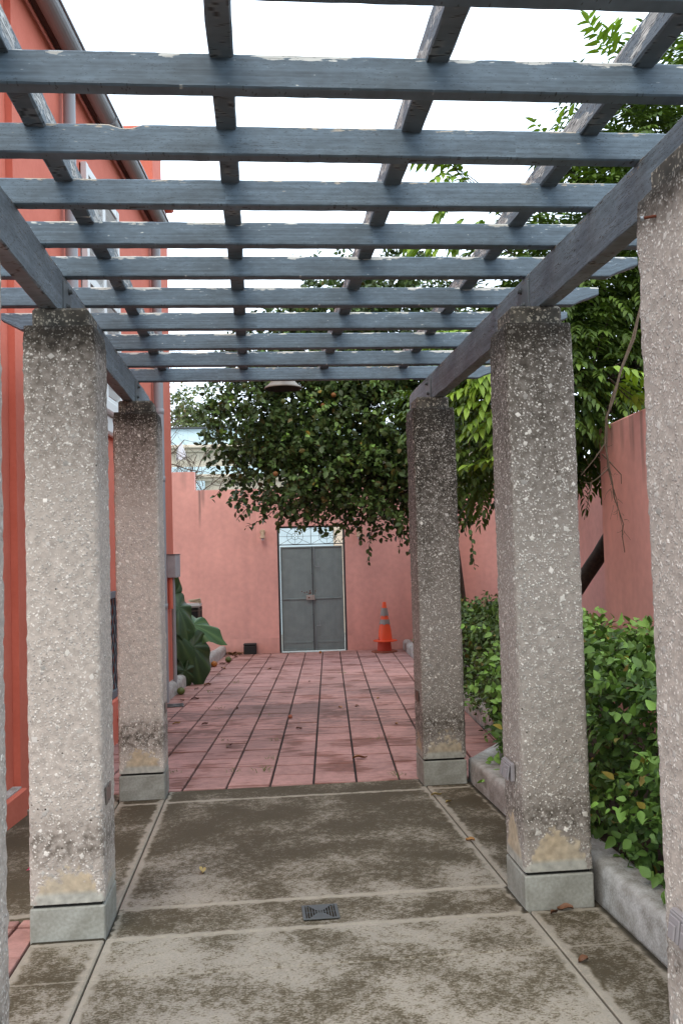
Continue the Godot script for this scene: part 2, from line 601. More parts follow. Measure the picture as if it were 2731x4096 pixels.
func materials() -> void:
	make_chips()
	M["pillars"] = [
		pillar_material("aggregate_l0", 1, 0.95, 0.96, 0.6, 0.5, 0.4, 1.0, [0.0, 0.0, 0.0, 0.0]),
		pillar_material("aggregate_l1", 2, 1.0, 0.98, 1.0, 0.62, 0.48, 1.0, [0.13, 0.05, 0.0, 0.0]),
		pillar_material("aggregate_l2", 3, 1.04, 1.0, 0.85, 0.68, 0.62, 0.9, [0.13, 0.05, 0.0, 0.0]),
		pillar_material("aggregate_r0", 4, 1.02, 0.95, 0.25, 0.5, 0.4, 0.6, [0.0, 0.0, 0.0, 0.0]),
		pillar_material("aggregate_r1", 5, 1.0, 0.84, 1.3, 0.78, 0.5, 0.5, [0.16, 0.0, 0.0, 0.18]),
		pillar_material("aggregate_r2", 6, 0.96, 0.78, 1.75, 1.15, 0.5, 0.4, [0.15, 0.0, 0.0, 0.1])]
	var paint := Color(0.405, 0.475, 0.53)
	var bare := Color(0.66, 0.62, 0.56)
	M["rafters"] = [
		wood_material("rafter_paint_a", 31, paint, Color(0.80, 0.80, 0.77), 0.75, 0.10),
		wood_material("rafter_paint_b", 32, paint * 1.03, Color(0.70, 0.66, 0.60), 0.5, 0.2),
		wood_material("rafter_paint_c", 33, paint * 0.97, Color(0.80, 0.80, 0.78), 0.95, 0.10)]
	M["beam"] = wood_material("beam_paint", 41, Color(0.49, 0.535, 0.57), Color(0.60, 0.55, 0.48), 0.4, 0.6, 1024, 160)
	M["purlin"] = wood_material("purlin_paint_shaded", 51, Color(0.40, 0.445, 0.48), Color(0.76, 0.74, 0.71), 1.25, 1.0, 1024, 96, 0.9)  # weathered pale sides; the dark underside has its shade put into the paint
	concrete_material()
	paver_material()
	plaster("cast_concrete", Color(0.66, 0.66, 0.63), Color(0.52, 0.515, 0.475), 61, 0.9, 0.1)
	plaster("kerb_paint", Color(0.80, 0.79, 0.78), Color(0.54, 0.52, 0.49), 63, 1.3, 0.2)
	var cd := PackedByteArray()
	cd.resize(256 * 256 * 3)
	var cn := noise_bytes(256, 256, 0.03, 65, 3)
	for k in 256 * 256:
		var ck := (k / 256) * CW + (k & 255)
		var tv := chip_tone[ck] / 255.0 if chip_tone[ck] > 1 else 0.0
		var gv := lerpf(0.20, 0.42, cn[k] / 255.0) if tv == 0.0 else 0.25 + 0.55 * tv
		cd[k * 3] = int(gv * 255.0); cd[k * 3 + 1] = int(gv * 0.95 * 255.0); cd[k * 3 + 2] = int(gv * 0.86 * 255.0)
	triplanar(mapped("capstone", rgb_tex(256, 256, cd), null, 0.0, 0.9), 1.3)
	wall_material("garden_pink", 67, -3.5, [[-1.02, 2.73, 0.75, 0.018, 0.75], [-0.96, 2.73, 0.35, 0.03, 0.4], [-1.3, 3.07, 0.4, 0.05, 0.2], [-0.2, 2.73, 0.3, 0.06, 0.22], [2.2, 2.73, 0.6, 0.06, 0.3], [3.0, 2.73, 0.5, 0.05, 0.3]])
	wall_material("garden_pink_near", 69, 1.0, [[6.98, 2.70, 1.15, 0.035, 0.75], [7.12, 2.70, 0.5, 0.05, 0.5], [7.3, 2.70, 0.7, 0.03, 0.5], [7.55, 2.70, 0.45, 0.05, 0.45], [7.8, 2.70, 0.35, 0.05, 0.4], [8.1, 2.70, 0.3, 0.04, 0.4], [6.6, 2.70, 0.8, 0.06, 0.5], [6.3, 2.70, 0.6, 0.06, 0.4], [5.9, 2.70, 0.9, 0.05, 0.5], [5.2, 2.70, 0.7, 0.06, 0.5], [4.4, 2.70, 0.8, 0.06, 0.5]])
	plaster("house_red", Color(0.84, 0.465, 0.38), Color(0.80, 0.42, 0.335), 71, 0.4, 0.06, 0.1)
	plaster("far_cream", Color(0.84, 0.80, 0.73), Color(0.76, 0.71, 0.63), 75, 0.3, 0.0, 0.15)
	plaster("far_blue", Color(0.78, 0.87, 0.90), Color(0.71, 0.81, 0.85), 77, 0.3, 0.0, 0.1)
	plaster("gate_steel", Color(0.50, 0.555, 0.555), Color(0.445, 0.495, 0.50), 79, 0.7, 0.0, 0.18, 0.5)
	plaster("soil", Color(0.27, 0.22, 0.17), Color(0.17, 0.14, 0.11), 81, 0.8, 0.6)
	plaster("bark", Color(0.33, 0.28, 0.23), Color(0.20, 0.165, 0.14), 83, 2.5, 0.5)
	plaster("brushed_grey", Color(0.66, 0.67, 0.68), Color(0.58, 0.59, 0.60), 85, 1.0, 0.0, 0.1, 0.5)
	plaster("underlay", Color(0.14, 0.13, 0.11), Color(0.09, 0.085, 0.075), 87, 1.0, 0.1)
	plaster("dry_twig", Color(0.42, 0.36, 0.30), Color(0.28, 0.23, 0.19), 89, 5.0, 0.2)
	plaster("bounce_ground", Color(0.46, 0.44, 0.41), Color(0.36, 0.345, 0.32), 91, 0.6, 0.0)  # tone of the added unseen ground, set to tune bounced light
	mat("white_paint", Color(0.86, 0.86, 0.85), 0.55)
	mat("gutter_grey", Color(0.52, 0.53, 0.54), 0.45)
	mat("eave_brown", Color(0.30, 0.215, 0.19), 0.8)
	mat("downspout", Color(0.57, 0.57, 0.58), 0.45)
	mat("dark_iron", Color(0.26, 0.28, 0.29), 0.55)
	mat("grille_grey", Color(0.40, 0.43, 0.45), 0.5)
	mat("dark_window", Color(0.10, 0.105, 0.11), 0.12)  # near-black opaque sheet, the dark interior put into its colour
	mat("galvanised", Color(0.60, 0.62, 0.64), 0.4, 0.6)
	mat("rust", Color(0.40, 0.20, 0.13), 0.9)
	mat("lock_metal", Color(0.62, 0.585, 0.56), 0.5)
	mat("cone_orange", lin(0.86, 0.105, 0.03), 0.5)
	mat("cone_faded", lin(0.50, 0.06, 0.03), 0.75)
	mat("cone_base_dirty", lin(0.30, 0.10, 0.06), 0.85)
	mat("cone_silver", Color(0.55, 0.53, 0.51), 0.45)
	mat("black_plastic", Color(0.10, 0.10, 0.105), 0.55)
	mat("grey_plastic", Color(0.56, 0.54, 0.545), 0.5)
	mat("steel_plate", Color(0.55, 0.53, 0.51), 0.35, 0.7)
	mat("rust_plate", Color(0.42, 0.34, 0.30), 0.6, 0.3)
	mat("unit_brown", Color(0.36, 0.30, 0.27), 0.6)
	mat("unit_grey", Color(0.60, 0.59, 0.57), 0.55)
	mat("unit_coil", Color(0.10, 0.095, 0.09), 0.7)
	mat("unit_wire", Color(0.45, 0.38, 0.32), 0.6)
	mat("sconce_tan", Color(0.68, 0.58, 0.48), 0.55)
	mat("frosted_glass", Color(0.80, 0.80, 0.80), 0.4)
	mat("lamp_shade", Color(0.52, 0.48, 0.45), 0.5)
	mat("lamp_inside", Color(0.13, 0.12, 0.12), 0.8)
	mat("rope", Color(0.72, 0.66, 0.55), 0.9)
	mat("rag", Color(0.88, 0.89, 0.92), 0.8)
	mat("orange_ripe", lin(0.36, 0.12, 0.015), 0.5)
	mat("orange_dull", lin(0.20, 0.075, 0.014), 0.6)
	mat("orange_green", lin(0.085, 0.105, 0.02), 0.5)
	mat("petal", lin(0.45, 0.02, 0.08), 0.6)
	mat("drain_iron", Color(0.31, 0.32, 0.32), 0.5, 0.2)
	for q in [["leaf_citrus", 0.20], ["leaf_tree", 0.6], ["leaf_hedge", 0.32], ["leaf_far", 0.2], ["blade", 0.3], ["leaf_litter", 0.0]]:
		var m := mat(q[0], Color.WHITE, 0.42 if q[0] == "never" else 0.58)
		m.vertex_color_use_as_albedo = true
		m.cull_mode = BaseMaterial3D.CULL_DISABLED
		if q[1] > 0.0:
			m.backlight_enabled = true
			m.backlight = Color(q[1] * 0.95, q[1], q[1] * 0.35)
	var e := mat("leaf_elephant", Color.WHITE, 0.5)
	e.vertex_color_use_as_albedo = true
	e.cull_mode = BaseMaterial3D.CULL_DISABLED
	e.backlight_enabled = true
	e.backlight = Color(0.16, 0.2, 0.05)

# ------------------------------------------------------------------ foliage helpers
# a leaf of unit length along +y, folded along its midrib; w: width, fold, droop
func make_leaf(w: float, fold: float, droop: float, wide_at := 0.4) -> ArrayMesh:
	var mb := MB.new()
	var rows := []
	var ts := [0.0, wide_at * 0.5, wide_at, (1.0 + wide_at) * 0.5, 0.88, 1.0]
	var ws := [0.06, 0.78, 1.0, 0.72, 0.3, 0.0]
	for k in 6:
		var t: float = ts[k]
		var z := -droop * t * t
		var hw: float = ws[k] * w * 0.5
		rows.append([mb.vert(Vector3(-hw, t, z + fold * hw)), mb.vert(Vector3(0, t, z)), mb.vert(Vector3(hw, t, z + fold * hw))])
	for k in 5:
		for s in 2:
			mb.tri_i(rows[k][s], rows[k][s + 1], rows[k + 1][s + 1])
			mb.tri_i(rows[k][s], rows[k + 1][s + 1], rows[k + 1][s])
	var a := []
	a.resize(Mesh.ARRAY_MAX)
	a[Mesh.ARRAY_VERTEX] = mb.v
	a[Mesh.ARRAY_INDEX] = mb.i
	var nn := PackedVector3Array()
	nn.resize(mb.v.size())
	for k in range(0, mb.i.size(), 3):
		var n := (mb.v[mb.i[k + 2]] - mb.v[mb.i[k]]).cross(mb.v[mb.i[k + 1]] - mb.v[mb.i[k]])
		for j in 3: nn[mb.i[k + j]] += n
	for k in nn.size(): nn[k] = nn[k].normalized()
	a[Mesh.ARRAY_NORMAL] = nn
	var mesh := ArrayMesh.new()
	mesh.add_surface_from_arrays(Mesh.PRIMITIVE_TRIANGLES, a)
	return mesh

func leaf_basis(dir: Vector3, face: Vector3, size: float) -> Basis:
	var y := dir.normalized()
	var x := y.cross(face)
	if x.length() < 0.01: x = y.cross(Vector3(0.3, 0.9, 0.2))
	x = x.normalized()
	return Basis(x, y, x.cross(y)).scaled_local(Vector3.ONE * size)

func rnd_dir() -> Vector3:
	return Vector3(rng.randfn(), rng.randfn(), rng.randfn()).normalized()

func scatter(called: String, xfs: Array, cols: Array, mesh: Mesh, m: Material, parent: Node) -> MultiMeshInstance3D:
	var at: Vector3 = origin.get(parent, Vector3.ZERO)
	var mm := MultiMesh.new()
	mm.transform_format = MultiMesh.TRANSFORM_3D
	mm.use_colors = true
	mm.mesh = mesh
	mm.instance_count = xfs.size()
	for k in xfs.size():
		var t: Transform3D = xfs[k]
		t.origin -= at
		mm.set_instance_transform(k, t)
		mm.set_instance_color(k, cols[k])
	var o := MultiMeshInstance3D.new()
	o.multimesh = mm
	o.material_override = m
	put(o, called, parent, at)
	o.set_meta("kind", "stuff")
	return o

func tint(a: Color, b: Color, spread := 0.25) -> Color:
	var c := a.lerp(b, rng.randf())
	var f := 1.0 + rng.randf_range(-spread, spread)
	return Color(c.r * f, c.g * f, c.b * f)

# leaves along a twig
func twig(xfs: Array, cols: Array, p: Vector3, d: Vector3, n: int, step: float, size: float, a: Color, b: Color, up_bias := 0.5, splay := 0.9) -> void:
	var q := p
	var dd := d.normalized()
	for k in n:
		q += dd * step
		dd = (dd + rnd_dir() * 0.18 + Vector3.DOWN * 0.06).normalized()
		var side := dd.cross(rnd_dir()).normalized()
		var ld := (dd * 0.6 + side * splay).normalized()
		var face := (Vector3.UP * up_bias + rnd_dir() * 0.7).normalized()
		xfs.append(Transform3D(leaf_basis(ld, face, size * rng.randf_range(0.5, 1.2)), q))
		var tc := tint(a, b)
		if rng.randf() < 0.025: tc = Color(tc.g * 1.25, tc.g * 0.95, tc.b)
		cols.append(tc)

func blob_twigs(xfs: Array, cols: Array, blobs: Array, twigs: int, leaves: int, step: float, size: float, a: Color, b: Color, splay := 0.9, shell := 0.5) -> void:
	var tot := 0.0
	for q in blobs: tot += q[3] * q[3]
	for q in blobs:
		var n := int(twigs * q[3] * q[3] / tot)
		for k in n:
			var dir := rnd_dir()
			var r: float = q[3] * (shell + (1.0 - shell) * sqrt(rng.randf())) * (1.0 + 0.12 * sin(dir.x * 9.0 + q[0] * 5.0) * sin(dir.y * 8.0))
			var p := V(q[0], q[1], q[2]) + Vector3(dir.x * r, dir.y * r * (q[4] if q.size() > 4 else 1.0), dir.z * r)
			twig(xfs, cols, p, dir * 0.7 + rnd_dir() * 0.7 + Vector3.DOWN * 0.15, leaves, step, size, a, b, 0.55, splay)

func branch(mb: MB, a: Vector3, b: Vector3, r0: float, r1: float, bend: float, n := 6, sides := 6) -> Array:
	var pts := []
	var rad := []
	var off := rnd_dir() * bend
	for k in n + 1:
		var t := float(k) / n
		pts.append(a.lerp(b, t) + off * sin(t * PI) + rnd_dir() * bend * 0.12 * (0.0 if k == 0 or k == n else 1.0))
		rad.append(lerpf(r0, r1, t))
	mb.tube(pts, rad, sides)
	return pts

func twiggy(mb: MB, p: Vector3, d: Vector3, len: float, r: float, depth: int) -> void:
	var pts := [p]
	var rad := [r]
	var q := p
	var dd := d.normalized()
	var n := 4
	for k in n:
		dd = (dd + rnd_dir() * 0.28).normalized()
		q += dd * len / n
		pts.append(q)
		rad.append(r * (1.0 - 0.55 * (k + 1) / n))
		if depth > 0 and (k > 0 or depth > 2):
			var m := 1 if rng.randf() < 0.55 else 2
			for j in m:
				twiggy(mb, q, (dd * 0.7 + rnd_dir() * 0.95).normalized(), len * rng.randf_range(0.45, 0.7), rad[-1] * 0.65, depth - 1)
	mb.tube(pts, rad, 4 if depth < 2 else 5, false)

# ------------------------------------------------------------------ the pergola
const RZ := [1.967, 2.407, 2.827, 3.245, 3.670, 4.102, 4.593, 5.081, 5.577, 6.096, 6.630]
const BY0 := 2.664
const BY1 := 2.858
const RY1 := 2.951

# a timber between two points; fn(t, top) moves its upper or lower edge; side is the horizontal direction of its thickness
func timber(called: String, a: Vector3, b: Vector3, w: float, h: float, n: int, m: Material, parent: Node, off: float, lower = null, jit := 0.0007) -> MeshInstance3D:
	var mb := MB.new()
	var d := (b - a).normalized()
	var side := d.cross(Vector3.UP).normalized()
	var L := (b - a).length()
	var ch := 0.0045
	var cols := []
	for k in n + 1:
		var t := float(k) / n
		var p := a.lerp(b, t)
		var y0 := 0.0
		var y1 := h
		if lower != null:
			var e: Vector2 = lower.call(t)
			y0 += e.x; y1 -= e.y
		var j := func() -> float: return rng.randf_range(-jit, jit)
		var u := L * t / 2.6 + off
		var ring := []
		# outline: side faces carry v 0..1 downwards
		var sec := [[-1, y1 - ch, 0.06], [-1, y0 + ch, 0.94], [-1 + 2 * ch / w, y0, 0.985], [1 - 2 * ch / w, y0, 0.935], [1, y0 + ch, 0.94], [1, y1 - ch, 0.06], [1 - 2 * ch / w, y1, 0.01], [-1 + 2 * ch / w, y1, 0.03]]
		for s in sec:
			ring.append([p + side * (s[0] * w * 0.5 + j.call()) + Vector3.UP * (s[1] + j.call()), Vector2(u, s[2])])
		cols.append(ring)
	for k in n:
		for s in 8:
			var s2 := (s + 1) % 8
			var A: Array = cols[k][s]
			var B: Array = cols[k][s2]
			var C: Array = cols[k + 1][s2]
			var D: Array = cols[k + 1][s]
			mb.quad(A[0], B[0], C[0], D[0], A[1], B[1], C[1], D[1])
	for e in [0, n]:
		var ctr := Vector3.ZERO
		for s in 8: ctr += cols[e][s][0] / 8.0
		for s in 8:
			var s2 := (s + 1) % 8
			var A: Vector3 = cols[e][s][0]
			var B: Vector3 = cols[e][s2][0]
			var ua := Vector2(off + 0.01 * s, 0.3)
			if e == 0: mb.tri(ctr, B, A, Vector2(off, 0.5), ua, ua)
			else: mb.tri(ctr, A, B, Vector2(off, 0.5), ua, ua)
	return commit(mb, called, m, parent)

func pillar(parent: Node, x0: float, x1: float, z0: float, z1: float, yb: float, hp: float, m: Material, sd: int) -> void:
	var top := 2.579
	var p := group_node("pillar", parent)
	var noise := FastNoiseLite.new()
	noise.seed = sd
	noise.frequency = 26.0
	noise.fractal_octaves = 3
	var lump := FastNoiseLite.new()
	lump.seed = sd + 50
	lump.frequency = 3.0
	# plinth, with a recess under the shaft
	var mb := MB.new()
	mb.box(ID, V(x0, yb - 0.10, z1), V(x1, yb + hp - 0.012, z0), 0.006)
	commit(mb, "plinth", M["cast_concrete"], p)
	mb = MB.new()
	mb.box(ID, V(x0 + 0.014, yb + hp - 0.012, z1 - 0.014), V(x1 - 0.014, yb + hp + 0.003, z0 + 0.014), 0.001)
	commit(mb, "shadow_gap", M["underlay"], p)  # dark collar, the shadow line under the shaft put into its colour
	# shaft: a rough skin of small facets with worn arrises
	mb = MB.new()
	var ys := yb + hp + 0.003
	var NS := 16
	var NH := 128
	var w := x1 - x0
	var dd := z1 - z0
	var cx := (x0 + x1) * 0.5
	var cz := (z0 + z1) * 0.5
	var ring := []
	for f in 4:
		for s in NS:
			var t := float(s) / NS * 2.0 - 1.0
			var q := Vector2.ZERO
			var n := Vector2.ZERO
			match f:
				0: q = Vector2(t, -1); n = Vector2(0, -1)
				1: q = Vector2(1, t); n = Vector2(1, 0)
				2: q = Vector2(-t, 1); n = Vector2(0, 1)
				3: q = Vector2(-1, -t); n = Vector2(-1, 0)
			var ed := 1.0 - absf(t)                   # closeness to an arris
			if s == 0: n = (n + [Vector2(-1, 0), Vector2(0, -1), Vector2(1, 0), Vector2(0, 1)][f]).normalized()
			ring.append([q, n, ed, (f + float(s) / NS) / 4.0])
	var cnt := ring.size()
	for k in NH + 1:
		var t := float(k) / NH
		var y := lerpf(ys, top, t)
		var rim := clampf((t - 0.975) / 0.025, 0.0, 1.0)
		for s in cnt + 1:
			var g: Array = ring[s % cnt]
			var q: Vector2 = g[0]
			var n: Vector2 = g[1]
			var px: float = cx + q.x * w * 0.5
			var pz: float = cz + q.y * dd * 0.5
			var e := noise.get_noise_3d(px, y, pz) * 0.0055 + lump.get_noise_3d(px, y, pz) * 0.004
			if g[2] < 0.02: e -= 0.006 + absf(noise.get_noise_3d(px * 2.0 + 7.0, y * 2.0, pz)) * 0.014
			e -= rim * 0.006
			if t < 0.02: e = e * 0.3 - (0.002 if g[2] < 0.02 else 0.0)
			mb.vert(V(px + n.x * e, y, pz + n.y * e), Vector2(1.0 if s == cnt else g[3], 1.0 - t))
	for k in NH:
		for s in cnt:
			var a := k * (cnt + 1) + s
			var b := a + 1
			mb.tri_i(a, b, b + cnt + 1)
			mb.tri_i(a, b + cnt + 1, a + cnt + 1)
	var ctr := mb.vert(V(cx, top, cz), Vector2(0.1, 0.01))
	for s in cnt: mb.tri_i(ctr, NH * (cnt + 1) + s, NH * (cnt + 1) + s + 1)
	commit(mb, "shaft", m, p)
	# capstone under the beam
	mb = MB.new()
	mb.box(ID, V(cx - 0.118, top - 0.01, z1 - 0.035), V(cx + 0.118, BY0, z0 + 0.035), 0.012)
	commit(mb, "capstone", M["capstone"], p)

func pergola() -> void:
	var P := thing("pergola", "blue-grey timber pergola on rough aggregate concrete pillars over the walk", "pergola", V(0.23, gy(4.2), 4.2))
	var pm: Array = M["pillars"]
	pillar(P, -0.966, -0.661, 2.15, 2.455, 0.066, 0.15, pm[0], 1)
	pillar(P, -0.966, -0.661, 3.875, 4.175, gy(3.9), 0.146, pm[1], 2)
	pillar(P, -0.966, -0.661, 6.28, 6.58, gy(6.3), 0.178, pm[2], 3)
	pillar(P, 1.118, 1.424, 2.195, 2.50, 0.066, 0.15, pm[3], 4)
	pillar(P, 1.118, 1.424, 3.864, 4.164, gy(3.9) + 0.012, 0.145, pm[4], 5)
	pillar(P, 1.118, 1.424, 6.263, 6.563, gy(6.3), 0.178, pm[5], 6)
	rng.seed = 5
	for sx in [[-0.866, -0.8295, 1.0], [1.3265, 1.2895, -1.0]]:
		var xc: float = sx[0]
		var segs := [[1.7, 4.045], [4.052, 6.43], [6.436, 7.36]]
		for s in segs:
			var last: bool = s[1] > 7.0
			var cut := func(t: float) -> Vector2: return Vector2(0.075 * clampf((t - 0.8) / 0.2, 0.0, 1.0), 0.02 * clampf((t - 0.9) / 0.1, 0.0, 1.0)) if last else Vector2.ZERO
			var bm := timber("main_beam", V(xc, BY0, s[0]), V(xc, BY0, s[1]), 0.073, BY1 - BY0, 28, M["beam"], P, rng.randf(), cut, 0.002)
			if s[0] > 4.0:           # splice plate with bolts on the inner face
				var inn: float = sx[1]
				var o: float = sx[2]
				var mb := MB.new()
				mb.box(ID, V(minf(inn - 0.002 * o, inn + 0.007 * o), BY0 + 0.008, s[0] + 0.16), V(maxf(inn - 0.002 * o, inn + 0.007 * o), BY1 - 0.035, s[0] - 0.005), 0.002)
				commit(mb, "splice_plate", M["grille_grey"], bm)
				for b in [[0.055, 0.045], [0.10, 0.125]]:
					mb = MB.new()
					mb.lathe(Transform3D(Basis(Vector3.BACK, Vector3(o, 0, 0), Vector3.UP), V(inn + 0.006 * o, BY0 + b[1] + 0.01, s[0] + b[0])), [[0.0, 0.0], [0.016, 0.0], [0.016, 0.004], [0.011, 0.005], [0.011, 0.016], [0.0, 0.017]], 6)
					commit(mb, "bolt", M["dark_iron"], bm)
	# rafters with sloped, notched tails
	for k in RZ.size():
		var z: float = RZ[k]
		var xa := -1.375
		var xb := 1.842
		var fn := func(t: float) -> Vector2:
			var x := lerpf(xa, xb, t)
			var e := maxf(clampf((xa + 0.085 - x) / 0.085, 0.0, 1.0), clampf((x - xb + 0.125) / 0.125, 0.0, 1.0))
			var up := 0.0 if e <= 0.0 else 0.010 + 0.045 * e
			var down := 0.0
			if k == 2 and x > -0.415 and x < -0.345: down = 0.012
			return Vector2(up, down)
		var mt: Material = M["rafters"][[0, 2, 1, 1, 0, 2, 2, 0, 0, 2, 1][k]]
		var dy := rng.randf_range(-0.0015, 0.002)
		var dz := rng.randf_range(-0.003, 0.003)
		timber("rafter", V(xa, BY1 - 0.001 + dy, z + 0.028 + dz), V(xb, BY1 - 0.001 - dy, z + 0.028 - dz), 0.056, RY1 - BY1 + 0.001, 92, mt, P, rng.randf(), fn)
	for x in [-0.655, -0.065, 0.53, 1.122]:
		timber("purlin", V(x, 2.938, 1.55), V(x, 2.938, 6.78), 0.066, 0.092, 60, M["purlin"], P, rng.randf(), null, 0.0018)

# ------------------------------------------------------------------ ground
const PD := Vector2(0.0788, 0.9969)     # along a column of pavers (x, z)
const PE := Vector2(0.9969, -0.0788)

func slab(parent: Node, x0: float, x1: float, z0: float, z1: float, hole = null) -> void:
	var g := 0.004
	var mb := MB.new()
	var a := x0 + g
	var b := x1 - g
	var c := z0 + g
	var d := z1 - g
	var r := 0.006
	var P := func(x: float, z: float, dy: float) -> Vector3: return V(x, gy(z) + dy, z)
	var top := [[a + r, c + r], [b - r, c + r], [b - r, d - r], [a + r, d - r]]
	var out := [[a, c], [b, c], [b, d], [a, d]]
	var tp := []
	var op := []
	var bp := []
	for k in 4:
		tp.append(P.call(top[k][0], top[k][1], 0.0))
		op.append(P.call(out[k][0], out[k][1], -0.005))
		bp.append(P.call(out[k][0], out[k][1], -0.05))
	if hole == null:
		mb.quad(tp[0], tp[1], tp[2], tp[3], cuv(top[0][0], top[0][1]), cuv(top[1][0], top[1][1]), cuv(top[2][0], top[2][1]), cuv(top[3][0], top[3][1]))
	else:
		var hx0: float = hole[0]
		var hx1: float = hole[1]
		var hz0: float = hole[2]
		var hz1: float = hole[3]
		for q in [[a + r, hx0, c + r, d - r], [hx1, b - r, c + r, d - r], [hx0, hx1, c + r, hz0], [hx0, hx1, hz1, d - r]]:
			mb.quad(P.call(q[0], q[2], 0.0), P.call(q[1], q[2], 0.0), P.call(q[1], q[3], 0.0), P.call(q[0], q[3], 0.0), cuv(q[0], q[2]), cuv(q[1], q[2]), cuv(q[1], q[3]), cuv(q[0], q[3]))
		var hc := [[hx0, hz0], [hx0, hz1], [hx1, hz1], [hx1, hz0]]
		for k in 4:
			var e: Array = hc[k]
			var f: Array = hc[(k + 1) % 4]
			mb.quad(P.call(e[0], e[1], -0.1), P.call(f[0], f[1], -0.1), P.call(f[0], f[1], 0.0), P.call(e[0], e[1], 0.0), cuv(e[0], e[1]), cuv(f[0], f[1]), cuv(f[0], f[1]), cuv(e[0], e[1]))
	for k in 4:
		var j := (k + 1) % 4
		mb.quad(op[k], op[j], tp[j], tp[k], cuv(out[k][0], out[k][1]), cuv(out[j][0], out[j][1]), cuv(top[j][0], top[j][1]), cuv(top[k][0], top[k][1]))
		mb.quad(bp[k], bp[j], op[j], op[k], cuv(out[k][0], out[k][1]), cuv(out[j][0], out[j][1]), cuv(out[j][0], out[j][1]), cuv(out[k][0], out[k][1]))
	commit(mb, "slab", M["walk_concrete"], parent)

func paver_mesh(poly: PackedVector2Array, lift: float) -> MB:
	var mb := MB.new()
	var n := poly.size()
	var c := Vector2.ZERO
	for q in poly: c += q / n
	var pp := poly.duplicate()
	if Geometry2D.is_polygon_clockwise(pp): pp.reverse()
	var top := []
	var out := []
	for k in n:
		var q: Vector2 = pp[k]
		var i := q + (c - q).normalized() * 0.005
		top.append([V(i.x, gy(i.y) + lift, i.y), puv(i.x, i.y)])
		out.append([V(q.x, gy(q.y) + lift - 0.005, q.y), V(q.x, gy(q.y) - 0.04, q.y), puv(q.x, q.y)])
	for k in range(1, n - 1):
		mb.tri(top[0][0], top[k][0], top[k + 1][0], top[0][1], top[k][1], top[k + 1][1])
	for k in n:
		var j := (k + 1) % n
		mb.quad(out[k][0], out[j][0], top[j][0], top[k][0], out[k][2], out[j][2], top[j][1], top[k][1])
		mb.quad(out[k][1], out[j][1], out[j][0], out[k][0], out[k][2], out[j][2], out[j][2], out[k][2])
	return mb

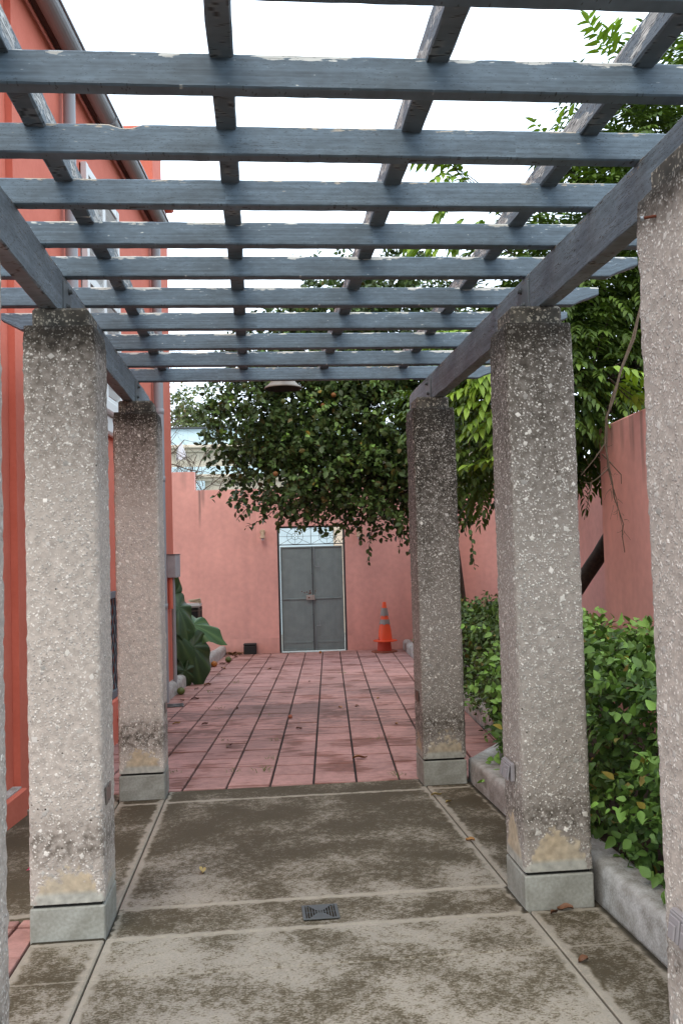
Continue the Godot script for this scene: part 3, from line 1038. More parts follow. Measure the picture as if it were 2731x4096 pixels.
func ground_and_paving() -> void:
	var mb := MB.new()
	mb.box(ID, Vector3(-70, -1.4, -110), Vector3(70, -0.42, 30), 0.0)
	struct(commit(mb, "ground", M["soil"]))
	# bed under the slabs and pavers
	var bed := MB.new()
	var sheet := func(m: MB, x0: float, x1: float, z0: float, z1: float, dy: float) -> void:
		m.quad(V(x0, gy(z0) + dy, z0), V(x1, gy(z0) + dy, z0), V(x1, gy(z1) + dy, z1), V(x0, gy(z1) + dy, z1))
	sheet.call(bed, -3.0, 3.4, -1.5, 3.845, -0.018)
	sheet.call(bed, -3.0, 3.4, 3.845, 4.188, -0.085)
	sheet.call(bed, -3.0, 3.4, 4.188, 6.6, -0.018)
	sheet.call(bed, -3.0, 3.4, 6.6, 16.7, -0.022)
	struct(commit(bed, "bedding", M["underlay"]))
	# concrete walk in bays
	var W := Node3D.new()
	W.name = "concrete_walk"
	add_child(W)
	origin[W] = Vector3.ZERO
	struct(W)
	for z in [[-0.6, 1.45], [1.45, 3.47], [3.47, 3.843], [3.843, 4.19], [4.19, 6.163], [6.163, 6.489]]:
		slab(W, -0.66, 1.13, z[0], z[1], [0.163, 0.311, 3.909, 4.067] if z[0] == 3.843 else null)
	for z in [[-0.6, 1.45], [1.45, 3.862], [3.862, 6.163], [6.163, 6.489]]:
		slab(W, 1.13, 1.46, z[0], z[1])
		slab(W, -0.965, -0.66, z[0], z[1])
	slab(W, -1.75, -0.965, 4.14, 6.489)
	# clay pavers: columns run with the house, cut to the region they fill
	var Q := Node3D.new()
	Q.name = "clay_paving"
	add_child(Q)
	origin[Q] = Vector3.ZERO
	struct(Q)
	var region := PackedVector2Array([Vector2(-1.75, 6.53), Vector2(1.5, 6.47), Vector2(1.95, 6.8), Vector2(2.02, 7.6), Vector2(2.62, 16.44), Vector2(-1.4, 16.63)])
	var region2 := PackedVector2Array([Vector2(-1.9, 1.6), Vector2(-0.972, 1.6), Vector2(-0.972, 4.132), Vector2(-1.9, 4.132)])
	rng.seed = 9
	var cells := []
	for reg in [region, region2]:
		for i in range(-12, 12):
			for j in range(-18, 36):
				var o := Vector2(0.362, 6.505) + PE * (i * 0.309) + PD * (j * 0.3185)
				var g := 0.005
				var cell := PackedVector2Array([o + PE * g * 1.5 + PD * 0.004, o + PE * (0.309 - g * 1.5) + PD * 0.004, o + PE * (0.309 - g * 1.5) + PD * (0.3185 - 0.004), o + PE * g * 1.5 + PD * (0.3185 - 0.004)])
				for part in Geometry2D.intersect_polygons(cell, reg):
					if part.size() < 3: continue
					var ar := 0.0
					for k in part.size(): ar += part[k].cross(part[(k + 1) % part.size()])
					if absf(ar) < 0.004: continue
					cells.append([o.y, part])
	cells.sort_custom(func(a, b): return a[0] < b[0])
	var rest := MB.new()
	for k in cells.size():
		var m := paver_mesh(cells[k][1], rng.randf_range(-0.004, 0.004))
		if k < 300: commit(m, "paver", M["paver_clay"], Q)
		else:
			var n := rest.v.size()
			rest.v.append_array(m.v); rest.uv.append_array(m.uv); rest.c.append_array(m.c)
			for q in m.i: rest.i.append(q + n)
	var ro := commit(rest, "far_pavers", M["paver_clay"], Q)
	ro.set_meta("kind", "stuff")
	var pz := MB.new()
	pz.quad(V(-14, 0.12, -16), V(14, 0.12, -16), V(14, 0.12, -0.62), V(-14, 0.12, -0.62))  # unseen paving behind the camera, added to bounce light into the scene
	pz.quad(V(-14, 0.119, -0.62), V(-1.95, 0.119, -0.62), V(-1.95, 0.10, 4.0), V(-14, 0.10, 4.0))
	struct(commit(pz, "unseen_forecourt", M["bounce_ground"]))
	# planting beds
	var soil := MB.new()
	var edge := [[1.55, -0.6], [1.55, 6.42], [1.95, 7.0], [2.13, 7.6], [2.20, 9.1], [2.70, 16.42]]
	for k in edge.size() - 1:
		var a: Array = edge[k]
		var b: Array = edge[k + 1]
		soil.quad(V(a[0], gy(a[1]) + 0.09, a[1]), V(5.2, gy(a[1]) + 0.09, a[1]), V(5.2, gy(b[1]) + 0.09, b[1]), V(b[0], gy(b[1]) + 0.09, b[1]))
	soil.quad(V(-3.2, gy(12.0) + 0.06, 12.0), V(-1.05, gy(12.0) + 0.06, 12.0), V(-0.75, gy(16.6) + 0.06, 16.6), V(-3.2, gy(16.6) + 0.06, 16.6))
	struct(commit(soil, "planting_soil", M["soil"]))
	# street beyond the wall
	var st := MB.new()
	st.quad(V(-14, -0.36, 16.8), V(16, -0.36, 16.8), V(16, -0.36, 60), V(-14, -0.36, 60))
	struct(commit(st, "street", M["cast_concrete"]))

# a kerb of round-topped lengths, from point to point (x, z)
func kerb(label: String, pts: Array, w: float, h: float, flip: float, piece := 0.62, square := false) -> void:
	var K := thing("kerb", label, "kerb", V(pts[0].x, gy(pts[0].y), pts[0].y))
	for s in pts.size() - 1:
		var a: Vector2 = pts[s]
		var b: Vector2 = pts[s + 1]
		var L := (b - a).length()
		var n := int(max(1.0, round(L / piece)))
		var d := (b - a) / L
		var e := Vector2(d.y, -d.x) * flip
		for k in n:
			var t0 := L * k / n + 0.003
			var t1 := L * (k + 1) / n - 0.003
			var mb := MB.new()
			var hj := h + rng.randf_range(-0.008, 0.008)
			var oj := rng.randf_range(-0.006, 0.006)
			var sec := [[0.0, -0.06], [0.0, hj * 0.62], [w * 0.07, hj * 0.84], [w * 0.26, hj * 0.97], [w * 0.5, hj], [w * 0.76, hj * 0.96], [w * 0.94, hj * 0.82], [w, hj * 0.6], [w, -0.06]]
			if square: sec = [[0.0, -0.06], [0.0, hj * 0.70], [w * 0.015, hj * 0.72], [w * 0.02, hj * 0.88], [w * 0.10, hj * 0.97], [w * 0.24, hj], [w * 0.8, hj], [w * 0.96, hj * 0.93], [w, hj * 0.8], [w, -0.06]]
			var nn := 7
			var rows := []
			for r in nn + 1:
				var t := lerpf(t0, t1, float(r) / nn)
				var sh := 0.985 if (r == 0 or r == nn) else 1.0
				var row := []
				for q in sec:
					var p = a + d * t + e * (w * 0.5 + (q[0] - w * 0.5) * sh + oj)
					row.append(mb.vert(V(p.x + rng.randf_range(-0.003, 0.003), gy(p.y) + q[1] * (sh if q[1] > 0 else 1.0) + rng.randf_range(-0.002, 0.002), p.y), Vector2(t, q[1])))
				rows.append(row)
			for r in nn:
				for q in sec.size() - 1:
					var i0: int = rows[r][q]
					var i1: int = rows[r][q + 1]
					var i2: int = rows[r + 1][q + 1]
					var i3: int = rows[r + 1][q]
					if flip > 0: mb.tri_i(i0, i2, i1); mb.tri_i(i0, i3, i2)
					else: mb.tri_i(i0, i1, i2); mb.tri_i(i0, i2, i3)
			for e2 in [0, nn]:
				for q in range(1, sec.size() - 1):
					if (e2 == 0) == (flip > 0): mb.tri_i(rows[e2][0], rows[e2][q], rows[e2][q + 1])
					else: mb.tri_i(rows[e2][0], rows[e2][q + 1], rows[e2][q])
			commit(mb, "kerb_stone", M["kerb_paint"], K)

func drain(label: String, c: Vector2, w: float, d: float, turn: float, m: Material) -> void:
	var y := gy(c.y) + 0.004
	var D := thing("drain_grate", label, "drain", V(c.x, y, c.y))
	var slope := -0.0346 if c.y < 6.6 else -0.0195
	var xf := Transform3D(Basis(Vector3.UP, turn) * Basis(Vector3.RIGHT, -atan(-slope)), V(c.x, y, c.y))
	var mb := MB.new()
	if c.y > 6.6:
		mb.box(xf, Vector3(-w / 2, -0.001, -d / 2), Vector3(w / 2, 0.001, d / 2), 0.0)
		commit(mb, "pit_sheet", M["soil"], D)  # thin soil-coloured sheet laid in place of a pit
	mb = MB.new()
	for s in [-1.0, 1.0]:
		mb.box(xf, Vector3(-w / 2, 0.0015, s * (d / 2 - 0.006) - 0.006), Vector3(w / 2, 0.006, s * (d / 2 - 0.006) + 0.006), 0.001)
		mb.box(xf, Vector3(s * (w / 2 - 0.007) - 0.007, 0.0015, -d / 2 + 0.0125), Vector3(s * (w / 2 - 0.007) + 0.007, 0.006, d / 2 - 0.0125), 0.001)
	commit(mb, "rim", m, D)
	# solid webs above and below a bow-tie of slots
	for s in [-1.0, 1.0]:
		mb = MB.new()
		var pl := PackedVector2Array([Vector2(-w / 2 + 0.03, s * (d / 2 - 0.013)), Vector2(w / 2 - 0.03, s * (d / 2 - 0.013)), Vector2(0.012, s * 0.012), Vector2(-0.012, s * 0.012)])
		var pf := xf * Transform3D(Basis(Vector3.RIGHT, Vector3.BACK, Vector3.UP), Vector3(0, 0.0015, 0))
		mb.prism(pf, pl, 0.0, 0.004)
		commit(mb, "web", m, D)
	for k in range(-5, 6):
		if k == 0: continue
		var x := k * (w / 2 - 0.014) / 5.6
		var hh: float = d * 0.5 * absf(k) / 5.6
		mb = MB.new()
		mb.box(xf, Vector3(x - 0.0022, 0.0016, -hh), Vector3(x + 0.0022, 0.0052, hh), 0.0005)
		commit(mb, "bar", m, D)
	mb = MB.new()
	mb.box(xf, Vector3(-0.002, 0.0058, -d / 2 + 0.013), Vector3(0.002, 0.0068, d / 2 - 0.013), 0.0003)
	mb.box(xf, Vector3(-w / 2 + 0.015, 0.0016, -0.0022), Vector3(w / 2 - 0.015, 0.0048, 0.0022), 0.0003)
	commit(mb, "cross_rib", m, D)

# ------------------------------------------------------------------ walls and house
var HF := Transform3D()     # the house wall: local x runs ahead (z), local z comes out of the wall
var BF := Transform3D()     # the back wall: local x to the right, local z towards the camera

func house() -> void:
	HF = frame(V(-1.36 - 0.079 * 8.5, 0, 0), V(0.079, 0, 1), V(1, 0, -0.079).normalized())
	var H := thing("salmon_house", "salmon red house wall with eaves gutter and louvred window beside the pergola", "house", V(-1.9, gy(8.0), 8.0))
	var mb := MB.new()
	for q in [[6.06, 7.70, -0.5, 5.62], [8.90, 11.95, -0.5, 5.62], [7.70, 8.90, -0.5, 0.34], [8.64, 8.90, 0.34, 1.26], [7.70, 8.90, 1.26, 2.97], [7.70, 8.90, 4.95, 5.62]]:
		mb.box(HF, Vector3(q[0], q[2], -0.3), Vector3(q[1], q[3], 0.0), 0.0)
	mb.box(HF, Vector3(4.1, -0.5, -3.5), Vector3(11.95, 5.62, -0.9), 0.0)
	mb.box(HF, Vector3(11.35, 5.62, -0.5), Vector3(11.951, 6.1, 0.001), 0.0)
	commit(mb, "wall", M["house_red"], H)
	mb = MB.new()
	mb.box(HF, Vector3(4.1, -0.5, -0.5), Vector3(6.057, 5.62, -0.045), 0.005)
	commit(mb, "wall", M["house_red"], H)
	# raised gable at the far end with a corbelled cap
	mb = MB.new()
	mb.box(HF, Vector3(11.25, 6.103, -0.5), Vector3(11.953, 6.24, 0.10), 0.02)
	mb.box(HF, Vector3(11.35, 6.243, -0.5), Vector3(11.953, 7.02, -0.06), 0.01)
	commit(mb, "gable_parapet", M["house_red"], H)
	# eaves, soffit and roof
	mb = MB.new()
	mb.box(HF, Vector3(4.1, 5.56, 0.003), Vector3(11.2, 5.62, 0.06), 0.004)
	commit(mb, "soffit", M["eave_brown"], H)
	mb = MB.new()
	var rp := PackedVector2Array([Vector2(0.17, 5.63), Vector2(0.17, 5.68), Vector2(-2.6, 6.9), Vector2(-2.6, 6.8), Vector2(-0.5, 5.86)])
	mb.prism(frame(HF * Vector3(0, 0, 0), HF.basis.z, HF.basis.x), rp, 4.1, 11.2)
	commit(mb, "roof", M["eave_brown"], H)
	# half-round gutter in lengths with joint straps
	var gx := 0.145
	var gyy := 5.55
	var gr := 0.08
	var cuts := [4.1, 4.7, 6.05, 8.15, 9.6, 10.75]
	for k in cuts.size() - 1:
		mb = MB.new()
		var sides := 12
		for s in sides:
			var a0 := PI + PI * s / sides
			var a1 := PI + PI * (s + 1) / sides
			var q := []
			for aa in [[a0, cuts[k]], [a1, cuts[k]], [a1, cuts[k + 1] - 0.004], [a0, cuts[k + 1] - 0.004]]:
				q.append(HF * Vector3(aa[1], gyy + sin(aa[0]) * gr, gx + cos(aa[0]) * gr))
			mb.quad_out(q, HF * Vector3((cuts[k] + cuts[k + 1]) * 0.5, gyy + 0.05, gx), [Vector2(), Vector2(), Vector2(), Vector2()])
		mb.box(HF, Vector3(cuts[k], gyy - 0.012, gx + gr), Vector3(cuts[k + 1] - 0.004, gyy + 0.008, gx + gr + 0.012), 0.002)
		var g := commit(mb, "gutter", M["gutter_grey"], H)
		mb = MB.new()
		var pts := []
		var rad := []
		for s in 13:
			var a0 := PI + PI * s / 12.0
			pts.append(HF * Vector3(cuts[k + 1] - 0.02, gyy + sin(a0) * (gr + 0.004), gx + cos(a0) * (gr + 0.004)))
			rad.append(0.007)
		mb.tube(pts, rad, 6)
		commit(mb, "strap", M["gutter_grey"], g)
	# downspouts
	for q in [[7.16, 0.047, 5.50, 0.2], [10.72, 0.056, 5.50, gy(10.7) + 0.02]]:
		mb = MB.new()
		mb.tube([HF * Vector3(q[0], q[2], 0.12), HF * Vector3(q[0], q[2] - 0.06, 0.10), HF * Vector3(q[0], q[2] - 0.12, 0.075), HF * Vector3(q[0], 3.4, 0.075), HF * Vector3(q[0], 1.5, 0.075), HF * Vector3(q[0], q[3], 0.075)], [q[1], q[1], q[1], q[1], q[1], q[1]], 16)
		var ds := commit(mb, "downspout", M["downspout"], H)
		for y in [3.27, 2.47, 0.98, 4.4]:
			mb = MB.new()
			mb.tube([HF * Vector3(q[0], y - 0.03, 0.075), HF * Vector3(q[0], y + 0.03, 0.075)], [q[1] + 0.005, q[1] + 0.005], 16)
			mb.box(HF, Vector3(q[0] - 0.012, y - 0.012, 0.002), Vector3(q[0] + 0.012, y + 0.012, 0.06), 0.002)
			commit(mb, "collar", M["downspout"], ds)
	# louvred window
	var a := 7.70
	var b := 8.90
	var y0 := 2.97
	var y1 := 4.95
	var Wn := group_node("window", H)
	mb = MB.new()
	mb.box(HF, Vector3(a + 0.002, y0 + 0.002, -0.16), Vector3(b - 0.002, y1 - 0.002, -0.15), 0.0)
	commit(mb, "dark_pane", M["dark_window"], Wn)
	for q in [[a, a + 0.07, y0, y1], [b - 0.07, b, y0, y1], [(a + b) / 2 - 0.05, (a + b) / 2 + 0.05, y0, y1]]:
		mb = MB.new()
		mb.box(HF, Vector3(q[0], q[2], 0.009), Vector3(q[1], q[3], 0.06), 0.004)
		commit(mb, "stile", M["white_paint"], Wn)
	for q in [y0, y1 - 0.08, 3.93]:
		mb = MB.new()
		mb.box(HF, Vector3(a + 0.071, q, 0.0095), Vector3(b - 0.071, q + 0.08, 0.055), 0.004)
		commit(mb, "rail", M["white_paint"], Wn)
	for half in [[a + 0.072, (a + b) / 2 - 0.052], [(a + b) / 2 + 0.052, b - 0.072]]:
		for rg in [[y0 + 0.10, 3.92], [4.03, y1 - 0.10]]:
			var n := int((rg[1] - rg[0]) / 0.066)
			for k in n:
				var y: float = rg[0] + (k + 0.5) * (rg[1] - rg[0]) / n
				mb = MB.new()
				var xf := HF * Transform3D(Basis(Vector3.RIGHT, 0.75), Vector3((half[0] + half[1]) / 2, y, 0.032))
				mb.box(xf, Vector3(-(half[1] - half[0]) / 2, -0.028, -0.004), Vector3((half[1] - half[0]) / 2, 0.028, 0.004), 0.0015)
				commit(mb, "slat", M["white_paint"], Wn)
	mb = MB.new()
	mb.box(HF, Vector3(a - 0.06, y0 - 0.10, 0.002), Vector3(b + 0.05, y0 - 0.002, 0.13), 0.012)
	mb.box(HF, Vector3(a - 0.02, y0 - 0.27, 0.002), Vector3(b + 0.01, y0 - 0.102, 0.075), 0.02)
	commit(mb, "sill", M["white_paint"], Wn)
	# diamond grille window near the ground with a red ledge
	var G := group_node("grille_window", H)
	a = 7.68; b = 8.64; y0 = 0.34; y1 = 1.26
	mb = MB.new()
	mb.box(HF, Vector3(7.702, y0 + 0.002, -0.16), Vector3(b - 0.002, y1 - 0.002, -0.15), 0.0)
	commit(mb, "dark_pane", M["dark_window"], G)
	for q in [[a, b, y1 - 0.06, y1], [a, b, y0 - 0.05, y0 + 0.02], [a, a + 0.04, y0 + 0.021, y1 - 0.061], [b - 0.025, b, y0 + 0.021, y1 - 0.061]]:
		mb = MB.new()
		mb.box(HF, Vector3(q[0], q[2], 0.007), Vector3(q[1], q[3], 0.045), 0.003)
		commit(mb, "frame_bar", M["grille_grey"], G)
	for k in range(-9, 10):
		for s in [-1.0, 1.0]:
			var cx := (a + b) / 2 + k * 0.11
			var p0 := Vector2(cx - s * 0.26, y0 + 0.02)
			var p1 := Vector2(cx + s * 0.26, y1 - 0.06)
			var dx := (p1 - p0)
			var t0 := 0.0
			var t1 := 1.0
			for lim in [a + 0.04, b - 0.025]:
				var t: float = (lim - p0.x) / dx.x
				if (dx.x > 0) == (lim < (a + b) / 2): t0 = maxf(t0, t)
				else: t1 = minf(t1, t)
			if t1 - t0 < 0.05: continue
			var oo := 0.02 if s > 0 else 0.029
			var A := p0 + dx * t0
			var B := p0 + dx * t1
			mb = MB.new()
			mb.tube([HF * Vector3(A.x, A.y, oo), HF * Vector3(B.x, B.y, oo)], [0.006, 0.006], 5)
			commit(mb, "bar", M["grille_grey"], G)
	mb = MB.new()
	mb.box(HF, Vector3(a - 0.08, -0.45, 0.002), Vector3(b + 0.07, y0 - 0.055, 0.06), 0.015)
	commit(mb, "ledge", M["house_red"], H)
	mb = MB.new()
	mb.tube([HF * Vector3(8.47, 0.10, 0.05), HF * Vector3(8.47, 0.10, 0.12), HF * Vector3(8.47, 0.04, 0.13)], [0.014, 0.016, 0.014], 8)
	commit(mb, "hose_tap", M["house_red"], H)
	# entrance step
	var S := thing("entrance_step", "red painted step with worn white top against the house wall", "step", HF * Vector3(5.4, gy(5.4), 0.06))
	mb = MB.new()
	mb.box(HF, Vector3(4.2, -0.3, -0.043), Vector3(6.05, 0.115, 0.045), 0.008)
	commit(mb, "riser", M["house_red"], S)
	mb = MB.new()
	mb.box(HF, Vector3(4.2, 0.1155, -0.043), Vector3(6.03, 0.128, 0.015), 0.002)
	commit(mb, "tread", M["kerb_paint"], S)
	# meter box with conduit on the corner
	var E := thing("electrical_box", "grey steel electrical box on the corner of the salmon house", "electrical box", HF * Vector3(11.5, 1.3, 0.0))
	mb = MB.new()
	mb.box(HF, Vector3(11.45, 1.29, 0.002), Vector3(11.78, 1.575, 0.115), 0.006)
	commit(mb, "case", M["brushed_grey"], E)
	mb = MB.new()
	mb.box(HF, Vector3(11.44, 1.575, 0.0), Vector3(11.79, 1.585, 0.12), 0.002)
	commit(mb, "lid_lip", M["dark_iron"], E)
	mb = MB.new()
	mb.tube([HF * Vector3(11.6, 1.29, 0.05), HF * Vector3(11.6, 1.17, 0.05), HF * Vector3(11.6, 0.3, 0.05), HF * Vector3(11.6, -0.15, 0.05)], [0.018, 0.026, 0.026, 0.026], 10)
	commit(mb, "conduit", M["downspout"], E)
	mb = MB.new()
	mb.tube([HF * Vector3(11.52, 1.29, 0.03), HF * Vector3(11.52, 0.9, 0.03)], [0.03, 0.03], 8)
	commit(mb, "conduit", M["house_red"], E)

func walls() -> void:
	BF = frame(V(0, 0, 16.57), V(1, 0, -0.045), V(-0.045, 0, -1).normalized())
	var B := thing("garden_wall", "long pink rendered garden wall stepped up next to the house", "wall", V(0, gy(16.6), 16.65))
	var mb := MB.new()
	mb.box(BF, Vector3(-1.106, -0.7, -0.2), Vector3(0.372, 2.732, 0), 0.002, 0.125)
	mb.box(BF, Vector3(0.372, 2.03, -0.2), Vector3(1.612, 2.732, 0), 0.0, 0.125)
	mb.box(BF, Vector3(1.612, -0.7, -0.2), Vector3(3.9, 2.732, 0), 0.0, 0.125)
	mb.box(BF, Vector3(-3.4, -0.7, -0.2), Vector3(-1.106, 3.073, 0.0), 0.002, 0.125)
	# rounded corner into the side wall
	var cxr := 3.9
	var R := 0.75
	var prev := []
	for k in 13:
		var an := PI / 2 * k / 12.0
		var pi := Vector2(cxr + sin(an) * R, R - R * cos(an))      # x, towards camera
		var po := Vector2(cxr + sin(an) * (R + 0.2), R - (R + 0.2) * cos(an))
		var ring := [BF * Vector3(pi.x, -0.7, pi.y), BF * Vector3(pi.x, 2.732, pi.y), BF * Vector3(po.x, 2.732, po.y), BF * Vector3(po.x, -0.7, po.y)]
		if k > 0:
			for s in 3:
				var uu := (cxr + an * R) / 8.0
				mb.quad(prev[s], ring[s], ring[s + 1], prev[s + 1], Vector2(uu - 0.012, [0.0875, -0.3415, -0.3415, 0.0875][s]), Vector2(uu, [0.0875, -0.3415, -0.3415, 0.0875][s]), Vector2(uu, [0.0875, -0.3415, -0.3415, 0.0875][s + 1]), Vector2(uu - 0.012, [0.0875, -0.3415, -0.3415, 0.0875][s + 1]))
		prev = ring
	mb.box(BF, Vector3(cxr + R, -0.7, R), Vector3(cxr + R + 0.2, 2.732, 8.0), 0.0, 0.125)
	commit(mb, "render_face", M["garden_pink"], B)
	# near side wall
	var RF := frame(V(3.35 - 0.08 * 8.49, 0, 0), V(0.08, 0, 1), V(-1, 0, 0.08).normalized())
	var N := thing("garden_wall", "water streaked pink garden wall ending behind the shrubs", "wall", V(3.4, gy(6.0), 6.0))
	mb = MB.new()
	mb.box(RF, Vector3(2.6, -0.7, -0.2), Vector3(8.49, 2.70, 0), 0.012, 0.125)
	mb.box(RF, Vector3(8.29, -0.7, -1.5), Vector3(8.488, 2.698, -0.2), 0.0, 0.125)
	commit(mb, "render_face", M["garden_pink_near"], N)

func gate() -> void:
	var G := thing("metal_gate", "grey double leaf steel gate with ironwork transom in the pink wall", "gate", BF * Vector3(1.0, -0.27, -0.05))
	var mb: MB
	var F := BF * Transform3D(Basis.IDENTITY, Vector3(0, 0, -0.07))
	for q in [[0.374, 0.41, -0.32, 2.028], [1.575, 1.61, -0.32, 2.028], [0.411, 1.574, 1.995, 2.028]]:
		mb = MB.new()
		mb.box(F, Vector3(q[0], q[2], -0.03), Vector3(q[1], q[3], 0.03), 0.003)
		commit(mb, "frame_post" if q[2] < 0 else "frame_head", M["dark_iron"], G)
	# leaves
	for s in 2:
		var x0: float = [0.423, 1.004][s]
		var x1: float = [1.0, 1.562][s]
		var yb := -0.255
		var yt := 1.652
		var L := group_node("gate_leaf", G)
		mb = MB.new()
		mb.box(F, Vector3(x0 + 0.02, yb + 0.01, -0.004), Vector3(x1 - 0.02, yt - 0.01, 0.002), 0.0)
		commit(mb, "sheet", M["gate_steel"], L)
		for q in [[x0, x0 + 0.026, yb, yt], [x1 - 0.026, x1, yb, yt], [x0 + 0.0265, x1 - 0.0265, yt - 0.025, yt], [x0 + 0.0265, x1 - 0.0265, yb, yb + 0.03], [x0 + 0.0265, x1 - 0.0265, 0.68, 0.705]]:
			mb = MB.new()
			mb.box(F, Vector3(q[0], q[2], -0.012), Vector3(q[1], q[3], 0.016), 0.003)
			commit(mb, "frame_bar", M["gate_steel"], L)
		mb = MB.new()
		mb.box(F, Vector3(x0 + 0.028, -0.12, 0.0025), Vector3(x1 - 0.028, -0.085, 0.010), 0.002)
		mb.box(F, Vector3(x0 + 0.028, yb + 0.032, 0.0025), Vector3(x1 - 0.028, -0.122, 0.005), 0.001)
		commit(mb, "kick_plate", M["gate_steel"], L)
		if s == 0:
			mb = MB.new()
			mb.box(F, Vector3(0.993, yb, 0.0165), Vector3(1.013, yt, 0.021), 0.002)
			commit(mb, "astragal", M["dark_iron"], L)
		if s == 1:
			for bt in [[1.63, 1.28, -0.5], [-0.24, 0.20, 0.5]]:
				mb = MB.new()
				var bx := x0 + 0.038
				mb.tube([F * Vector3(bx, bt[0], 0.026), F * Vector3(bx, bt[1] + 0.03 * signf(bt[2]) * -1.0, 0.026), F * Vector3(bx + 0.02, bt[1], 0.028), F * Vector3(bx + 0.10, bt[1], 0.03)], [0.006, 0.006, 0.006, 0.006], 6)
				mb.tube([F * Vector3(bx + 0.075, bt[1], 0.03), F * Vector3(bx + 0.075, bt[1] + 0.07, 0.03)], [0.005, 0.005], 6)
				commit(mb, "drop_bolt", M["galvanised"], L)
		else:
			for k in 7:
				mb = MB.new()
				mb.lathe(F * Transform3D(Basis(Vector3.RIGHT, PI / 2), Vector3(x1 - 0.013, 1.4 - k * 0.25, 0.016)), [[0.006, 0.0], [0.005, 0.003], [0.0, 0.004]], 6)
				commit(mb, "rivet", M["dark_iron"], L)
	mb = MB.new()
	mb.box(F, Vector3(0.879, 0.668, 0.0165), Vector3(0.9935, 0.758, 0.05), 0.004)
	mb.box(F, Vector3(0.9945, 0.668, 0.0165), Vector3(1.036, 0.758, 0.047), 0.004)
	var lk := commit(mb, "lock_box", M["lock_metal"], G)
	mb = MB.new()
	mb.lathe(F * Transform3D(Basis(Vector3.RIGHT, PI / 2), Vector3(0.93, 0.712, 0.0505)), [[0.014, 0.0], [0.013, 0.006], [0.0, 0.007]], 10)
	commit(mb, "key_cylinder", M["rust"], lk)
	mb = MB.new()
	rng.seed = 31
	for k in 26:
		var q := Vector2(0.955 + rng.randfn() * 0.06, 0.775 + absf(rng.randfn()) * 0.03)
		var pl := PackedVector2Array()
		var r := rng.randf_range(0.004, 0.014)
		for j in 6: pl.append(q + Vector2(cos(j * TAU / 6), sin(j * TAU / 6)) * r * rng.randf_range(0.6, 1.2))
		mb.prism(F, pl, 0.0022 + k * 0.00003, 0.0028 + k * 0.00003)
	commit(mb, "rust_scabs", M["rust"], lk).set_meta("kind", "stuff")
	# transom ironwork: two spoked wheels in a barred panel
	var T := group_node("transom", G)
	var rod := func(pts: Array, r: float, called: String) -> void:
		var m := MB.new()
		var p3 := []
		var rr := []
		for q in pts:
			p3.append(F * Vector3(q.x, q.y, 0.0)); rr.append(r)
		m.tube(p3, rr, 6)
		commit(m, called, M["dark_iron"], T)
	rod.call([Vector2(0.411, 1.69), Vector2(1.574, 1.69)], 0.009, "bottom_bar")
	rod.call([Vector2(0.99, 1.70), Vector2(0.99, 1.994)], 0.006, "middle_bar")
	for cx in [0.70, 1.283]:
		var c := Vector2(cx, 1.842)
		for r in [0.145, 0.062]:
			var pts := []
			for k in 33: pts.append(c + Vector2(cos(k * TAU / 32), sin(k * TAU / 32)) * r)
			rod.call(pts, 0.0038, "ring")
		for k in 4:
			var d: Vector2 = [Vector2(1, 0), Vector2(-1, 0), Vector2(0, 1), Vector2(0, -1)][k]
			rod.call([c + d * 0.018, c + d * (0.285 if k < 2 else 0.148)], 0.0035, "spoke")
			var m := MB.new()
			m.tube([F * Vector3(c.x + d.x * 0.012, c.y + d.y * 0.012, 0), F * Vector3(c.x + d.x * 0.02, c.y + d.y * 0.02, 0), F * Vector3(c.x + d.x * 0.034, c.y + d.y * 0.034, 0)], [0.002, 0.008, 0.004], 6)
			commit(m, "finial", M["dark_iron"], T)
		for k in 4:
			var sx: float = [-1, 1, 1, -1][k]
			var sy: float = [-1, -1, 1, 1][k]
			var e := Vector2(sx * 0.285, sy * 0.148)
			rod.call([c + e.normalized() * 0.062, c + e], 0.0035, "brace")
	# threshold strip
	mb = MB.new()
	mb.box(BF, Vector3(0.411, -0.40, -0.19), Vector3(1.574, -0.285, -0.02), 0.003)
	commit(mb, "threshold", M["cast_concrete"], G)

